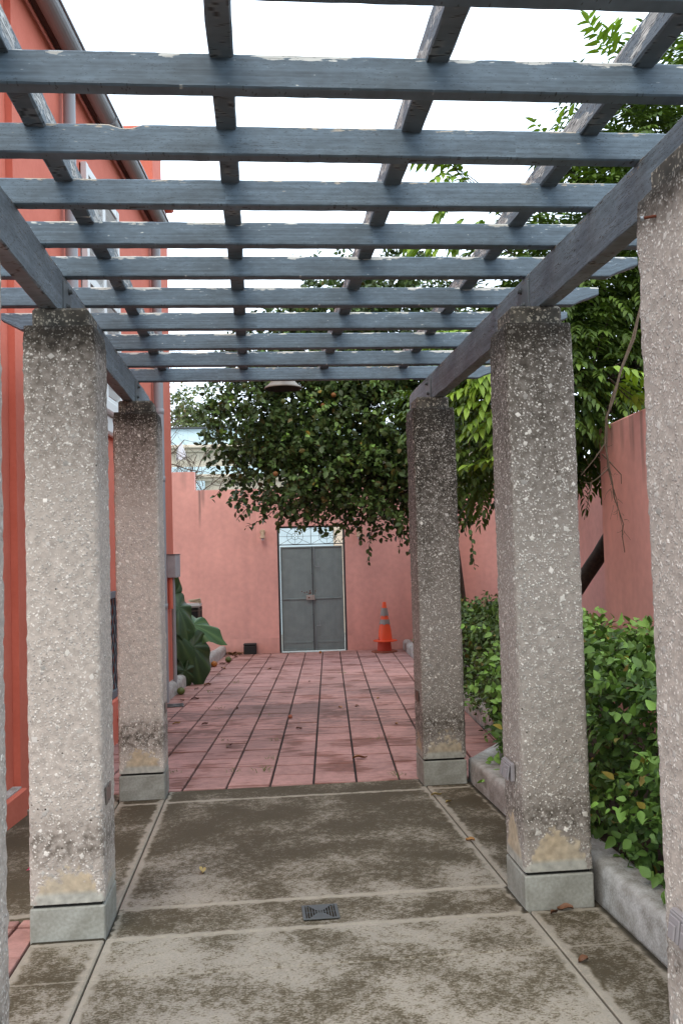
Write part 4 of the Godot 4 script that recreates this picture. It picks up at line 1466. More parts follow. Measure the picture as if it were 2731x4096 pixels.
func wall_fittings() -> void:
	for q in [[0.113, "tan wall sconce on the pink wall clear of the leaves", 1.905], [1.869, "tan wall sconce half hidden by hanging orange tree leaves", 1.885]]:
		var S := thing("wall_sconce", q[1], "wall light", BF * Vector3(q[0], q[2], 0.0), "sconces beside the gate")
		var c := BF * Transform3D(Basis.IDENTITY, Vector3(q[0], q[2], 0))
		var mb := MB.new()
		mb.lathe(c * Transform3D(Basis(Vector3.RIGHT, PI / 2), Vector3(0, 0.03, 0.002)), [[0.05, 0.0], [0.05, 0.012], [0.04, 0.02], [0.0, 0.022]], 20)
		commit(mb, "back_plate", M["sconce_tan"], S)
		mb = MB.new()
		mb.tube([c * Vector3(0, 0.03, 0.02), c * Vector3(0, 0.045, 0.05), c * Vector3(0, 0.03, 0.075)], [0.012, 0.012, 0.012], 8)
		mb.lathe(c * Transform3D(Basis.IDENTITY, Vector3(0, -0.085, 0.075)), [[0.026, 0.0], [0.058, 0.004], [0.056, 0.014], [0.036, 0.04], [0.034, 0.085], [0.028, 0.10], [0.012, 0.112], [0.0, 0.115]], 20)
		commit(mb, "hood", M["sconce_tan"], S)
		mb = MB.new()
		mb.lathe(c * Transform3D(Basis.IDENTITY, Vector3(0, -0.125, 0.075)), [[0.0, 0.0], [0.018, 0.002], [0.024, 0.012], [0.025, 0.045]], 16)
		commit(mb, "bulb_glass", M["frosted_glass"], S)
	# bell lamp hung behind the last rafter
	var Lm := thing("pendant_lamp", "bell shaped grey lamp hanging behind the last rafter", "lamp", V(0.233, 2.85, 6.95))
	var mb := MB.new()
	mb.lathe(Transform3D(Basis.IDENTITY, V(0.233, 2.847, 6.95)), [[0.143, 0.0], [0.147, 0.004], [0.140, 0.014], [0.118, 0.030], [0.097, 0.052], [0.085, 0.075], [0.05, 0.092], [0.03, 0.098], [0.03, 0.14], [0.0, 0.142]], 36)
	commit(mb, "shade", M["lamp_shade"], Lm)
	mb = MB.new()
	mb.lathe(Transform3D(Basis.IDENTITY, V(0.233, 2.847, 6.95)), [[0.0, 0.082], [0.07, 0.074], [0.092, 0.048], [0.113, 0.027], [0.135, 0.011], [0.142, 0.001]], 36)
	commit(mb, "lining", M["lamp_inside"], Lm)
	mb = MB.new()
	mb.tube([V(0.233, 2.965, 6.95), V(0.233, 2.985, 6.9), V(0.233, 2.945, 6.689)], [0.012, 0.012, 0.012], 8)
	mb.box(ID, V(0.20, 2.90, 6.693), V(0.266, 2.95, 6.687), 0.001)
	commit(mb, "arm", M["dark_iron"], Lm)
	# boxes and plates on the pillars
	var plate := func(label: String, xf: Transform3D, w: float, h: float, kind: String) -> void:
		var D := thing("outlet_box" if kind == "box" else "cover_plate", label, "outlet box" if kind == "box" else "plate", xf.origin)
		var m := MB.new()
		if kind == "box":
			m.box(xf, Vector3(-w / 2, -h / 2, -0.002), Vector3(w / 2, h / 2, 0.016), 0.003)
			commit(m, "back_box", M["grey_plastic"], D)
			for s in [-1.0, 1.0]:
				var f := MB.new()
				f.box(xf * Transform3D(Basis(Vector3.RIGHT, -0.14), Vector3(s * w * 0.24, h * 0.33, 0.018)), Vector3(-w * 0.21, -h * 0.78, 0.0), Vector3(w * 0.21, 0, 0.007), 0.002)
				f.box(xf * Transform3D(Basis(Vector3.RIGHT, -0.14), Vector3(s * w * 0.24, h * 0.33, 0.018)), Vector3(-w * 0.12, -h * 0.72, 0.0072), Vector3(w * 0.12, -h * 0.22, 0.013), 0.002)
				commit(f, "flap", M["grey_plastic"], D)
			m = MB.new()
			m.box(xf, Vector3(-w / 2 + 0.004, h / 2 - 0.014, 0.0165), Vector3(w / 2 - 0.004, h / 2 - 0.004, 0.022), 0.002)
			commit(m, "hinge", M["grey_plastic"], D)
		else:
			m.box(xf, Vector3(-w / 2, -h / 2, -0.002), Vector3(w / 2, h / 2, 0.003), 0.002)
			commit(m, "face", M["steel_plate"] if kind == "steel" else M["rust_plate"], D)
			m = MB.new()
			for s in [-1.0, 1.0]:
				m.lathe(xf * Transform3D(Basis(Vector3.RIGHT, PI / 2), Vector3(0, s * h * 0.38, 0.003)), [[0.004, 0.0], [0.003, 0.0015], [0.0, 0.002]], 8)
			commit(m, "screws", M["dark_iron"], D)
	var on_left := func(y: float, z: float) -> Transform3D: return Transform3D(Basis(Vector3(0, 0, -1), Vector3.UP, Vector3(1, 0, 0)), V(-0.656, y, z))
	var on_right := func(y: float, z: float) -> Transform3D: return Transform3D(Basis(Vector3(0, 0, 1), Vector3.UP, Vector3(-1, 0, 0)), V(1.112, y, z))
	plate.call("steel cover plate low on the middle pillar facing the outlet box", on_left.call(0.585, 3.97), 0.115, 0.075, "steel")
	plate.call("narrow steel cover plate on the pillar next to the paving drain", on_left.call(0.53, 6.42), 0.115, 0.075, "steel")
	plate.call("rusty cover plate on the pillar in front of the traffic cone", on_right.call(0.535, 6.41), 0.115, 0.075, "rust")
	plate.call("grey outlet box with two lids on the middle pillar by the hedge", on_right.call(0.584, 4.02), 0.14, 0.08, "box")
	plate.call("grey outlet box on the pillar whose face has a loose bolt", on_right.call(0.56, 2.33), 0.14, 0.08, "box")
	# anchor bolt and its rusty hole high on the near pillar
	var A := thing("anchor_bolt", "small steel bolt sticking out of a pillar near its top", "bolt", V(1.118, 2.49, 2.37))
	mb = MB.new()
	mb.tube([V(1.125, 2.493, 2.355), V(1.088, 2.492, 2.375)], [0.004, 0.004], 8)
	commit(mb, "shank", M["rust"], A)
	mb = MB.new()
	mb.tube([V(1.090, 2.492, 2.374), V(1.082, 2.4915, 2.378)], [0.007, 0.007], 6)
	commit(mb, "head", M["galvanised"], A)

func yard_things() -> void:
	# two stacked traffic cones
	var cz := 15.9
	var y0 := gy(15.9)
	var flange := func(xf: Transform3D, r: float, t: float) -> MB:
		var m := MB.new()
		var pl := PackedVector2Array()
		for k in 8:
			var an := TAU * (k + 0.5) / 8
			pl.append(Vector2(cos(an), sin(an)) * r)
		m.prism(xf * Transform3D(Basis(Vector3.RIGHT, Vector3.FORWARD, Vector3.UP), Vector3.ZERO), pl, 0.0, t)
		return m
	var A := thing("traffic_cone", "faded dark traffic cone underneath the bright orange one", "traffic cone", V(2.215, y0, cz), "stacked traffic cones")
	commit(flange.call(Transform3D(Basis(Vector3.UP, 0.2), V(2.2, y0 + 0.006, cz)), 0.228, 0.022), "base_flange", M["cone_base_dirty"], A)
	var mb := MB.new()
	mb.lathe(Transform3D(Basis.IDENTITY, V(2.205, y0 + 0.03, cz)), [[0.13, 0.0], [0.126, 0.02], [0.112, 0.19], [0.06, 0.5]], 28)
	commit(mb, "body", M["cone_faded"], A)
	var B := thing("traffic_cone", "bright orange traffic cone with torn silver bands by the gate", "traffic cone", V(2.222, y0 + 0.19, cz), "stacked traffic cones")
	commit(flange.call(Transform3D(Basis(Vector3.UP, 0.2), V(2.222, y0 + 0.196, cz)), 0.212, 0.018), "base_flange", M["cone_orange"], B)
	mb = MB.new()
	mb.lathe(Transform3D(Basis.IDENTITY, V(2.222, y0 + 0.214, cz)), [[0.128, 0.0], [0.124, 0.012], [0.108, 0.18], [0.086, 0.29], [0.062, 0.43], [0.045, 0.56], [0.031, 0.662], [0.029, 0.672], [0.018, 0.673], [0.016, 0.6]], 32)
	commit(mb, "body", M["cone_orange"], B)
	rng.seed = 3
	for q in [[0.287, 0.375, 0.0905, 0.0755], [0.435, 0.575, 0.068, 0.0475]]:
		mb = MB.new()
		var n := 40
		for k in n:
			var rr := []
			for e in [k, k + 1]:
				var an: float = TAU * e / n
				var w := 0.0025 + 0.004 * absf(sin(e * 1.7 + q[0] * 30.0)) * absf(sin(e * 0.6))
				var lo: float = q[0] - 0.022 * maxf(0.0, sin(e * 0.9 + 1.0)) * absf(sin(e * 2.3))
				var hi: float = q[1] - 0.012 * absf(sin(e * 1.3))
				rr.append([V(2.222 + cos(an) * (q[2] + w), y0 + 0.214 + lo, cz + sin(an) * (q[2] + w)), V(2.222 + cos(an) * (q[3] + w * 0.6), y0 + 0.214 + hi, cz + sin(an) * (q[3] + w * 0.6))])
			mb.quad_out([rr[0][0], rr[1][0], rr[1][1], rr[0][1]], V(2.222, y0 + 0.5, cz), [Vector2(), Vector2(), Vector2(), Vector2()])
		commit(mb, "reflective_band", M["cone_silver"], B)
	# black bait box at the wall's foot
	var X := thing("bait_box", "small black plastic box standing against the pink wall", "box", BF * Vector3(-0.16, gy(16.5), 0.1))
	mb = MB.new()
	mb.box(BF, Vector3(-0.275, -0.275, 0.012), Vector3(-0.045, -0.115, 0.14), 0.012)
	commit(mb, "body", M["black_plastic"], X)
	mb = MB.new()
	mb.box(BF, Vector3(-0.277, -0.113, 0.010), Vector3(-0.043, -0.075, 0.144), 0.012)
	commit(mb, "lid", M["black_plastic"], X)
	# condenser units on a pad behind the kerb
	for q in [[-1.62, -1.135, 13.6, 14.5, 0.83, "brown air conditioning unit behind the elephant ear leaves", "unit_brown"], [-1.45, -0.935, 14.75, 15.3, 0.755, "grey topped air conditioning unit with a coil of rope on it", "unit_grey"]]:
		var yb := gy(q[2]) + 0.10
		var U := thing("air_conditioner", q[5], "air conditioner", V(q[0] + 0.2, yb, q[2]))
		mb = MB.new()
		mb.box(ID, V(q[0] + 0.02, yb + 0.06, q[3] - 0.02), V(q[1] - 0.02, q[4] - 0.06, q[2] + 0.02), 0.02)
		commit(mb, "coil", M["unit_coil"], U)
		mb = MB.new()
		mb.box(ID, V(q[0], q[4] - 0.055, q[3]), V(q[1], q[4], q[2]), 0.02)
		commit(mb, "top_cover", M[q[6]], U)
		mb = MB.new()
		mb.box(ID, V(q[0], yb, q[3]), V(q[1], yb + 0.07, q[2]), 0.01)
		commit(mb, "base_pan", M["unit_brown"], U)
		for c in [[q[0], q[2]], [q[1] - 0.035, q[2]], [q[0], q[3] - 0.035], [q[1] - 0.035, q[3] - 0.035]]:
			mb = MB.new()
			mb.box(ID, V(c[0], yb + 0.071, c[1] + 0.035), V(c[0] + 0.035, q[4] - 0.056, c[1]), 0.004)
			commit(mb, "corner_post", M["unit_brown"], U)
		for k in 6:
			var y: float = lerpf(yb + 0.12, q[4] - 0.1, k / 5.0)
			mb = MB.new()
			mb.tube([V(q[0], y, q[2] - 0.004), V(q[1] + 0.004, y, q[2] - 0.004), V(q[1] + 0.004, y, q[3])], [0.004, 0.004, 0.004], 5)
			commit(mb, "guard_wire", M["unit_wire"], U)
	mb = MB.new()
	var rp := []
	var rr := []
	for k in 90:
		var an := k * 0.42
		var r := 0.10 - 0.02 * sin(k * 0.13)
		rp.append(V(-1.03 + cos(an) * r * 0.85, 0.765 + 0.006 * (k % 15) * 0.5 + k * 0.0004, 14.98 + sin(an) * r))
		rr.append(0.007)
	mb.tube(rp, rr, 5)
	tag(commit(mb, "rope_coil", M["rope"]), "coil of pale rope lying on an air conditioning unit", "rope")
	mb = MB.new()
	mb.box(ID, V(-1.75, gy(15.0) + 0.03, 15.9), V(-0.86, gy(14.0) + 0.085, 13.3), 0.01)
	struct(commit(mb, "equipment_pad", M["cast_concrete"]))
	# fallen oranges
	var fruit := [[-0.514, 15.2, 0.052, "orange_green", "green orange lying on the paving near the black box"], [-0.72, 14.59, 0.05, "orange_ripe", "ripe orange fallen beside the kerb stones"], [-0.985, 11.5, 0.05, "orange_green", "dark green orange against the kerb under the elephant ears"], [1.08, 16.1, 0.025, "orange_ripe", "tiny shrivelled orange in front of the gate"], [0.30, 9.33, 0.022, "cone_base_dirty", "dried brown fruit on the paving with a pale ring"]]
	for q in fruit:
		mb = MB.new()
		var pr := []
		for k in 11:
			var an := -PI / 2 + PI * k / 10.0
			pr.append([cos(an) * q[2] * 1.02 + 0.0001, sin(an) * q[2] * 0.94 + q[2] * 0.94])
		mb.lathe(Transform3D(Basis(Vector3(1, 0.2, 0.1).normalized(), 0.3), V(q[0], gy(q[1]) + 0.002, q[1])), pr, 18)
		var f := thing("fallen_orange", q[4], "orange", V(q[0], gy(q[1]), q[1]), "fallen oranges")
		commit(mb, "peel", M[q[3]], f)
		mb = MB.new()
		mb.tube([V(q[0] + 0.004, gy(q[1]) + q[2] * 1.86, q[1]), V(q[0] + 0.008, gy(q[1]) + q[2] * 1.95, q[1])], [q[2] * 0.12, q[2] * 0.08], 6)
		commit(mb, "stalk_end", M["bark"], f)

# ------------------------------------------------------------------ plants
func citrus() -> void:
	rng.seed = 101
	var T := thing("orange_tree", "dark leafy orange tree with fruit hanging in front of the gate", "tree", V(3.05, gy(13.3), 13.3))
	var mb := MB.new()
	var fork := V(2.85, 2.15, 13.3)
	mb.tube([V(3.08, gy(13.3), 13.35), V(3.02, 0.4, 13.3), V(2.95, 1.3, 13.32), fork], [0.15, 0.115, 0.10, 0.10], 10)
	commit(mb, "trunk", M["bark"], T)
	mb = MB.new()
	var ends := [[0.1, 3.4, 13.3], [0.6, 2.6, 12.9], [1.2, 3.7, 13.6], [1.5, 2.5, 13.0], [1.7, 4.9, 13.5], [2.6, 5.0, 13.4], [2.4, 3.4, 12.6], [0.5, 4.6, 13.5], [3.2, 3.8, 13.8], [3.0, 2.2, 12.6]]
	for e in ends:
		var m := fork.lerp(V(e[0], e[1], e[2]), 0.55) + Vector3(0, 0.35, 0)
		var pts := branch(mb, fork, m, 0.065, 0.04, 0.10)
		pts = branch(mb, m, V(e[0], e[1], e[2]), 0.04, 0.012, 0.12)
		for k in 5:
			var s: Vector3 = pts[1 + k]
			branch(mb, s, s + (rnd_dir() + Vector3.UP * 0.1) * rng.randf_range(0.35, 0.7), 0.014, 0.004, 0.07, 4, 5)
	var xfs := []
	var cols := []
	var dk := Color(0.030, 0.050, 0.013)
	var lt := Color(0.082, 0.145, 0.029)
	var blobs := [[-0.1, 3.35, 13.3, 0.62], [0.25, 2.80, 13.1, 0.60], [0.75, 2.66, 13.0, 0.60], [1.3, 2.66, 13.2, 0.66], [1.85, 2.5, 13.1, 0.66], [2.4, 2.5, 13.0, 0.75], [0.25, 3.75, 13.4, 0.8], [0.95, 3.4, 13.4, 0.95], [1.7, 3.45, 13.3, 1.0], [2.45, 3.55, 13.2, 1.0], [0.75, 4.5, 13.5, 0.85], [1.5, 4.7, 13.5, 1.0], [2.4, 4.7, 13.4, 1.05], [1.3, 5.4, 13.6, 0.65], [2.2, 5.5, 13.6, 0.7], [3.05, 3.0, 12.8, 0.8], [3.1, 4.1, 13.3, 0.9], [0.15, 4.6, 13.5, 0.5]]
	blob_twigs(xfs, cols, blobs, 4700, 9, 0.032, 0.098, dk, lt, 0.9, 0.35)
	# brighter shoots on the outside, their top-lit look put into the colour
	blob_twigs(xfs, cols, [[0.05, 3.55, 12.85, 0.6], [0.7, 3.9, 12.6, 0.7], [1.5, 3.7, 12.4, 0.8], [1.0, 3.1, 12.5, 0.6]], 90, 6, 0.028, 0.08, Color(0.10, 0.19, 0.03), Color(0.16, 0.27, 0.045), 0.9, 0.8)
	# sprigs hanging out of the crown
	for q in [[-0.25, 2.75, 13.2, -0.62, 2.38, 12], [0.1, 2.4, 13.1, -0.25, 2.08, 10], [0.35, 2.25, 13.0, -0.15, 1.95, 14], [0.45, 2.25, 13.0, 0.35, 1.92, 12], [0.85, 2.25, 13.0, 0.62, 1.86, 14], [1.05, 2.2, 13.1, 1.0, 1.80, 9], [1.3, 2.2, 13.1, 1.25, 1.74, 12], [1.55, 2.1, 13.1, 1.52, 1.70, 16], [1.75, 2.0, 13.1, 1.62, 1.38, 14], [2.1, 2.1, 13.1, 2.05, 1.55, 14], [2.3, 2.1, 13.0, 2.28, 1.35, 16], [2.55, 2.1, 12.9, 2.5, 1.4, 16], [2.8, 2.2, 12.5, 2.65, 1.2, 22], [2.8, 2.1, 12.4, 2.75, 0.85, 26], [3.0, 2.2, 12.4, 3.0, 1.3, 22], [2.6, 1.9, 12.3, 2.5, 1.0, 20], [-0.3, 3.6, 13.3, -0.72, 3.72, 14], [-0.2, 3.9, 13.4, -0.6, 4.15, 14], [0.0, 3.2, 13.2, -0.62, 3.25, 14]]:
		var a := V(q[0], q[1], q[2])
		var b := V(q[3], q[4], q[2] - 0.1)
		var pts := branch(mb, a, b, 0.007, 0.003, 0.05, 6, 5)
		for k in q[5]:
			var t = float(k + 1) / q[5]
			var p = a.lerp(b, t) + (pts[int(t * 5.9)] - a.lerp(b, float(int(t * 5.9)) / 6.0))
			var ld := ((b - a).normalized() * 0.6 + rnd_dir() * 0.9 + Vector3.DOWN * 0.3).normalized()
			xfs.append(Transform3D(leaf_basis(ld, Vector3.UP + rnd_dir() * 0.8, 0.085 * rng.randf_range(0.7, 1.15)), p))
			cols.append(tint(dk, lt))
	commit(mb, "branches", M["bark"], T).set_meta("kind", "stuff")
	scatter("crown", xfs, cols, leaf_mesh["ovate"], M["leaf_citrus"], T)
	# fruit still on the tree
	for q in [[0.42, 3.68, 12.55, 1], [1.12, 3.75, 12.5, 0], [2.0, 3.72, 12.5, 1], [0.98, 3.62, 12.6, 0], [0.28, 2.65, 12.4, 0], [0.62, 1.92, 12.95, 1], [0.95, 2.05, 12.9, 1], [2.62, 1.05, 12.25, 1], [2.72, 0.92, 12.25, 1], [2.75, 1.33, 12.3, 1], [2.85, 1.9, 12.3, 1], [2.5, 1.92, 12.2, 0], [-0.12, 3.95, 12.8, 1], [1.55, 3.35, 12.4, 1], [0.3, 1.98, 12.9, 1]]:
		var f := MB.new()
		var pr := []
		for k in 9:
			var an := -PI / 2 + PI * k / 8.0
			pr.append([cos(an) * 0.037 + 0.0001, sin(an) * 0.036])
		f.lathe(Transform3D(Basis.IDENTITY, V(q[0], q[1], q[2])), pr, 14)
		commit(f, "fruit", M["orange_green"] if q[3] else M["orange_dull"], T)

func garden_tree() -> void:
	rng.seed = 202
	var T := thing("garden_tree", "bright long leaved tree rising behind the side wall over the pergola", "tree", V(3.12, gy(10.0), 10.05))
	var mb := MB.new()
	var cv := Curve3D.new()
	for q in [[3.12, gy(10.0), 10.05], [3.22, 0.45, 10.0], [3.48, 0.92, 10.0], [3.74, 1.22, 10.0], [3.97, 1.55, 10.0], [4.2, 2.0, 9.85], [4.2, 2.5, 9.6], [4.0, 3.0, 9.4]]:
		cv.add_point(V(q[0], q[1], q[2]), Vector3(-0.06, -0.10, 0), Vector3(0.06, 0.10, 0))
	var tp := []
	var tr := []
	for k in 25:
		tp.append(cv.sample_baked(cv.get_baked_length() * k / 24.0) + rnd_dir() * 0.006)
		tr.append(lerpf(0.10, 0.075, k / 24.0) * rng.randf_range(0.94, 1.06))
	mb.tube(tp, tr, 12)
	commit(mb, "trunk", M["bark"], T)
	mb = MB.new()
	var fork := V(4.0, 3.0, 9.4)
	for e in [[2.3, 3.7, 8.6], [3.0, 4.4, 8.3], [3.6, 5.6, 8.6], [4.4, 6.2, 8.4], [3.2, 3.2, 8.2], [2.2, 4.6, 9.6], [4.6, 5.2, 9.2], [3.4, 5.0, 9.6], [2.5, 3.0, 8.0]]:
		var b := V(e[0], e[1], e[2])
		var m := fork.lerp(b, 0.5) + Vector3(0, 0.2, 0)
		branch(mb, fork, m, 0.06, 0.035, 0.12)
		var pts := branch(mb, m, b, 0.035, 0.009, 0.12)
		for k in 5:
			var s: Vector3 = pts[1 + k]
			branch(mb, s, s + rnd_dir() * rng.randf_range(0.3, 0.7), 0.010, 0.003, 0.06, 4, 5)
	var xfs := []
	var cols := []
	var dk := Color(0.045, 0.085, 0.018)
	var lt := Color(0.13, 0.215, 0.030)
	var blobs := [[2.45, 3.65, 8.7, 0.5], [2.9, 3.3, 8.7, 0.65], [3.0, 4.1, 8.6, 0.7], [3.5, 3.4, 8.8, 0.8], [3.7, 4.5, 8.8, 0.85], [4.4, 4.2, 9.0, 1.0], [4.3, 5.3, 8.8, 0.8], [3.75, 5.7, 8.8, 0.5], [4.5, 6.2, 8.5, 0.55], [2.3, 3.0, 9.3, 0.6], [2.6, 2.5, 9.4, 0.5], [2.9, 2.9, 9.2, 0.6], [3.7, 3.0, 9.6, 0.7]]
	# leaves stand along shoots like a feather
	var shoot := func(p: Vector3, d: Vector3, n: int, size: float, a: Color, b: Color) -> void:
		var q := p
		var dd := d.normalized()
		var side := dd.cross(Vector3.UP + rnd_dir() * 0.4).normalized()
		for k in n:
			q += dd * size * 0.28
			dd = (dd + Vector3.DOWN * 0.05 + rnd_dir() * 0.05).normalized()
			var s := 1.0 if k % 2 == 0 else -1.0
			var ld := (dd * 0.75 + side * s * 0.9 + Vector3.DOWN * 0.25).normalized()
			xfs.append(Transform3D(leaf_basis(ld, Vector3.UP + rnd_dir() * 0.35, size * rng.randf_range(0.75, 1.1)), q))
			cols.append(tint(a, b, 0.2))
		xfs.append(Transform3D(leaf_basis(dd, Vector3.UP, size), q))
		cols.append(tint(a, b, 0.2))
	var tot := 0.0
	for q in blobs: tot += q[3] * q[3]
	for q in blobs:
		for k in int(3000 * q[3] * q[3] / tot):
			var dir := rnd_dir()
			var p = V(q[0], q[1], q[2]) + dir * q[3] * (0.4 + 0.6 * sqrt(rng.randf()))
			shoot.call(p, dir * 0.8 + rnd_dir() * 0.5 + Vector3.UP * 0.15, 12, 0.105, dk, lt)
	# shoots against the sky and between the rafters, lit brightness put into their colour
	for q in [[3.62, 6.35, 8.5, -0.25, 0.8, 10], [3.72, 6.0, 8.5, -0.5, 0.45, 12], [3.8, 6.3, 8.5, 0.15, 0.9, 10], [4.35, 6.3, 8.4, 0.0, 0.9, 12], [4.6, 6.5, 8.4, 0.2, 0.8, 12], [3.0, 5.35, 8.5, -0.5, 0.7, 10], [3.15, 5.3, 8.6, 0.1, 0.9, 10], [3.6, 5.2, 8.4, -0.3, 0.6, 12], [2.0, 5.35, 8.6, -0.7, 0.25, 9], [2.1, 5.2, 8.6, -0.6, -0.5, 9], [2.3, 5.1, 8.7, -0.7, 0.5, 10], [1.9, 4.75, 8.7, -0.6, -0.4, 9], [2.3, 4.7, 8.6, -0.6, -0.3, 12], [2.0, 3.6, 8.0, -0.7, 0.1, 9], [2.05, 3.3, 7.9, -0.6, -0.5, 9], [2.2, 3.15, 7.9, -0.4, -0.6, 9], [2.3, 2.75, 8.1, -0.8, -0.2, 8], [2.3, 2.45, 8.2, -0.8, 0.1, 8], [2.2, 3.0, 8.0, -0.8, 0.0, 8], [2.95, 2.95, 7.2, 0.5, -0.1, 9], [3.25, 2.9, 7.2, 0.6, 0.1, 9]]:
		for j in 4:
			shoot.call(V(q[0] + rng.randf_range(-0.16, 0.16), q[1] + rng.randf_range(-0.14, 0.14), q[2]), Vector3(q[3], q[4], rng.randf_range(-0.3, 0.3)), q[5], 0.135, Color(0.16, 0.27, 0.03), Color(0.27, 0.41, 0.045))
			branch(mb, V(q[0] + 0.5, q[1] - 0.2, q[2] + 0.3), V(q[0], q[1], q[2]), 0.006, 0.004, 0.05, 4, 5)
	commit(mb, "branches", M["bark"], T).set_meta("kind", "stuff")
	scatter("crown", xfs, cols, leaf_mesh["lance"], M["leaf_tree"], T)
	# dry vine that hangs in front of the wall
	mb = MB.new()
	var z := 7.0
	var k := z / 7.2
	var main := [[3.30, 3.75], [3.174, 3.288], [3.056, 3.023], [2.97, 2.78], [2.914, 2.624], [2.898, 2.406], [2.91, 2.213], [2.935, 2.08], [2.959, 1.956], [2.99, 1.83], [3.015, 1.725]]
	for st in 2:
		var pts := []
		var rad := []
		for j in main.size():
			var ph := j * 1.9 + st * PI
			pts.append(V(main[j][0] * k + cos(ph) * 0.008, 1.6 + (main[j][1] - 1.6) * k + 0.004 * sin(ph), z + sin(ph) * 0.01))
			rad.append(lerpf(0.013, 0.004, j / 10.0) * (1.0 if st == 0 else 0.6))
		mb.tube(pts, rad, 6)
	for q in [[[2.90, 2.42], [2.80, 2.28], [2.683, 2.148]], [[2.91, 2.2], [2.82, 2.12], [2.76, 2.08], [2.705, 2.09]], [[2.86, 2.32], [2.93, 2.25], [3.026, 2.147], [3.03, 2.07]], [[2.76, 2.09], [2.735, 1.95], [2.695, 1.778]], [[3.015, 1.725], [3.01, 1.64], [3.03, 1.5]]]:
		var pts := []
		var rad := []
		for j in q.size():
			pts.append(V(q[j][0] * k, 1.6 + (q[j][1] - 1.6) * k, z + 0.01 * j))
			rad.append(lerpf(0.0055, 0.002, float(j) / q.size()))
		mb.tube(pts, rad, 5)
	for j in 46:
		var m: Array = main[rng.randi_range(2, 10)]
		var p := V(m[0] * k + rng.randf_range(-0.02, 0.02), 1.6 + (m[1] - 1.6) * k + rng.randf_range(-0.08, 0.08), z)
		branch(mb, p, p + rnd_dir() * 0.05 + Vector3.DOWN * rng.randf_range(0.0, 0.08), 0.0022, 0.001, 0.015, 3, 4)
	tag(commit(mb, "dry_vine", M["dry_twig"]), "dry twisted vine dangling in front of the streaked pink wall", "vine")

func hedge_plant(label: String, at: Vector3, boxes: Array, n: int, sd: int, dk: Color, lt: Color, size: float) -> void:
	rng.seed = sd
	var T := thing("shrub", label, "shrub", at, "shrubs along the planting bed")
	var nz := FastNoiseLite.new()
	nz.seed = sd
	nz.frequency = 1.6
	var mb := MB.new()
	var xfs := []
	var cols := []
	var vol := 0.0
	for b in boxes: vol += (b[3] - b[2]) * (b[5] + (b[1] - b[0]))
	for b in boxes:                # x0 x1 z0 z1 y0 y1
		var m := int(n * (b[3] - b[2]) * (b[5] + (b[1] - b[0])) / vol)
		for k in m:
			var z := rng.randf_range(b[2], b[3])
			var u := rng.randf()
			var p: Vector3
			var out: Vector3
			var face = (b[5] - b[4]) / ((b[5] - b[4]) + (b[1] - b[0]))
			var bulge := nz.get_noise_2d(z * 1.3, u * 3.0) * 0.16
			if u < face:
				var y := rng.randf_range(b[4], b[5])
				var round_in := 0.16 * pow(clampf((y - b[4]) / (b[5] - b[4]), 0.0, 1.0), 3.0)
				p = V(b[0] + round_in + bulge + absf(rng.randfn()) * 0.12, gy(z) + y, z)
				out = Vector3(-0.8, 0.45, 0.25)
			else:
				var x := rng.randf_range(b[0], b[1])
				p = V(x, gy(z) + b[5] + nz.get_noise_2d(x * 2.0, z * 2.0) * 0.14 - absf(rng.randfn()) * 0.10, z)
				out = Vector3(-0.2, 0.9, 0.25)
			twig(xfs, cols, p - out * 0.08, out + rnd_dir() * 0.9, 6, 0.026, size, dk, lt, 0.75, 1.0)
		for k in int((b[3] - b[2]) * 34):
			var z := rng.randf_range(b[2], b[3])
			var low := rng.randf() < 0.45
			var p := V(b[0] + rng.randf_range(-0.02, 0.1), gy(z) + rng.randf_range(b[4] + 0.05, b[5]), z) if low else V(rng.randf_range(b[0], b[1]), gy(z) + b[5] - 0.06, z)
			var d := Vector3(-0.8, 0.1, 0.2) if low else Vector3(-0.15, 0.9, 0.1)
			twig(xfs, cols, p, d + rnd_dir() * 0.6, 10, 0.026, size * 0.95, lt, lt * 1.45, 0.8, 1.0)
		# woody stems
		for k in int((b[3] - b[2]) * 9):
			var z := rng.randf_range(b[2], b[3])
			var p := V(rng.randf_range(b[0] + 0.1, b[1]), gy(z) + 0.08, z)
			branch(mb, p, p + Vector3(rng.randf_range(-0.25, 0.15), (b[5]) * rng.randf_range(0.6, 1.0), rng.randf_range(-0.2, 0.2)), 0.009, 0.003, 0.08, 5, 5)
	commit(mb, "stems", M["bark"], T).set_meta("kind", "stuff")
	scatter("foliage", xfs, cols, leaf_mesh["heart"], M["leaf_hedge"], T)

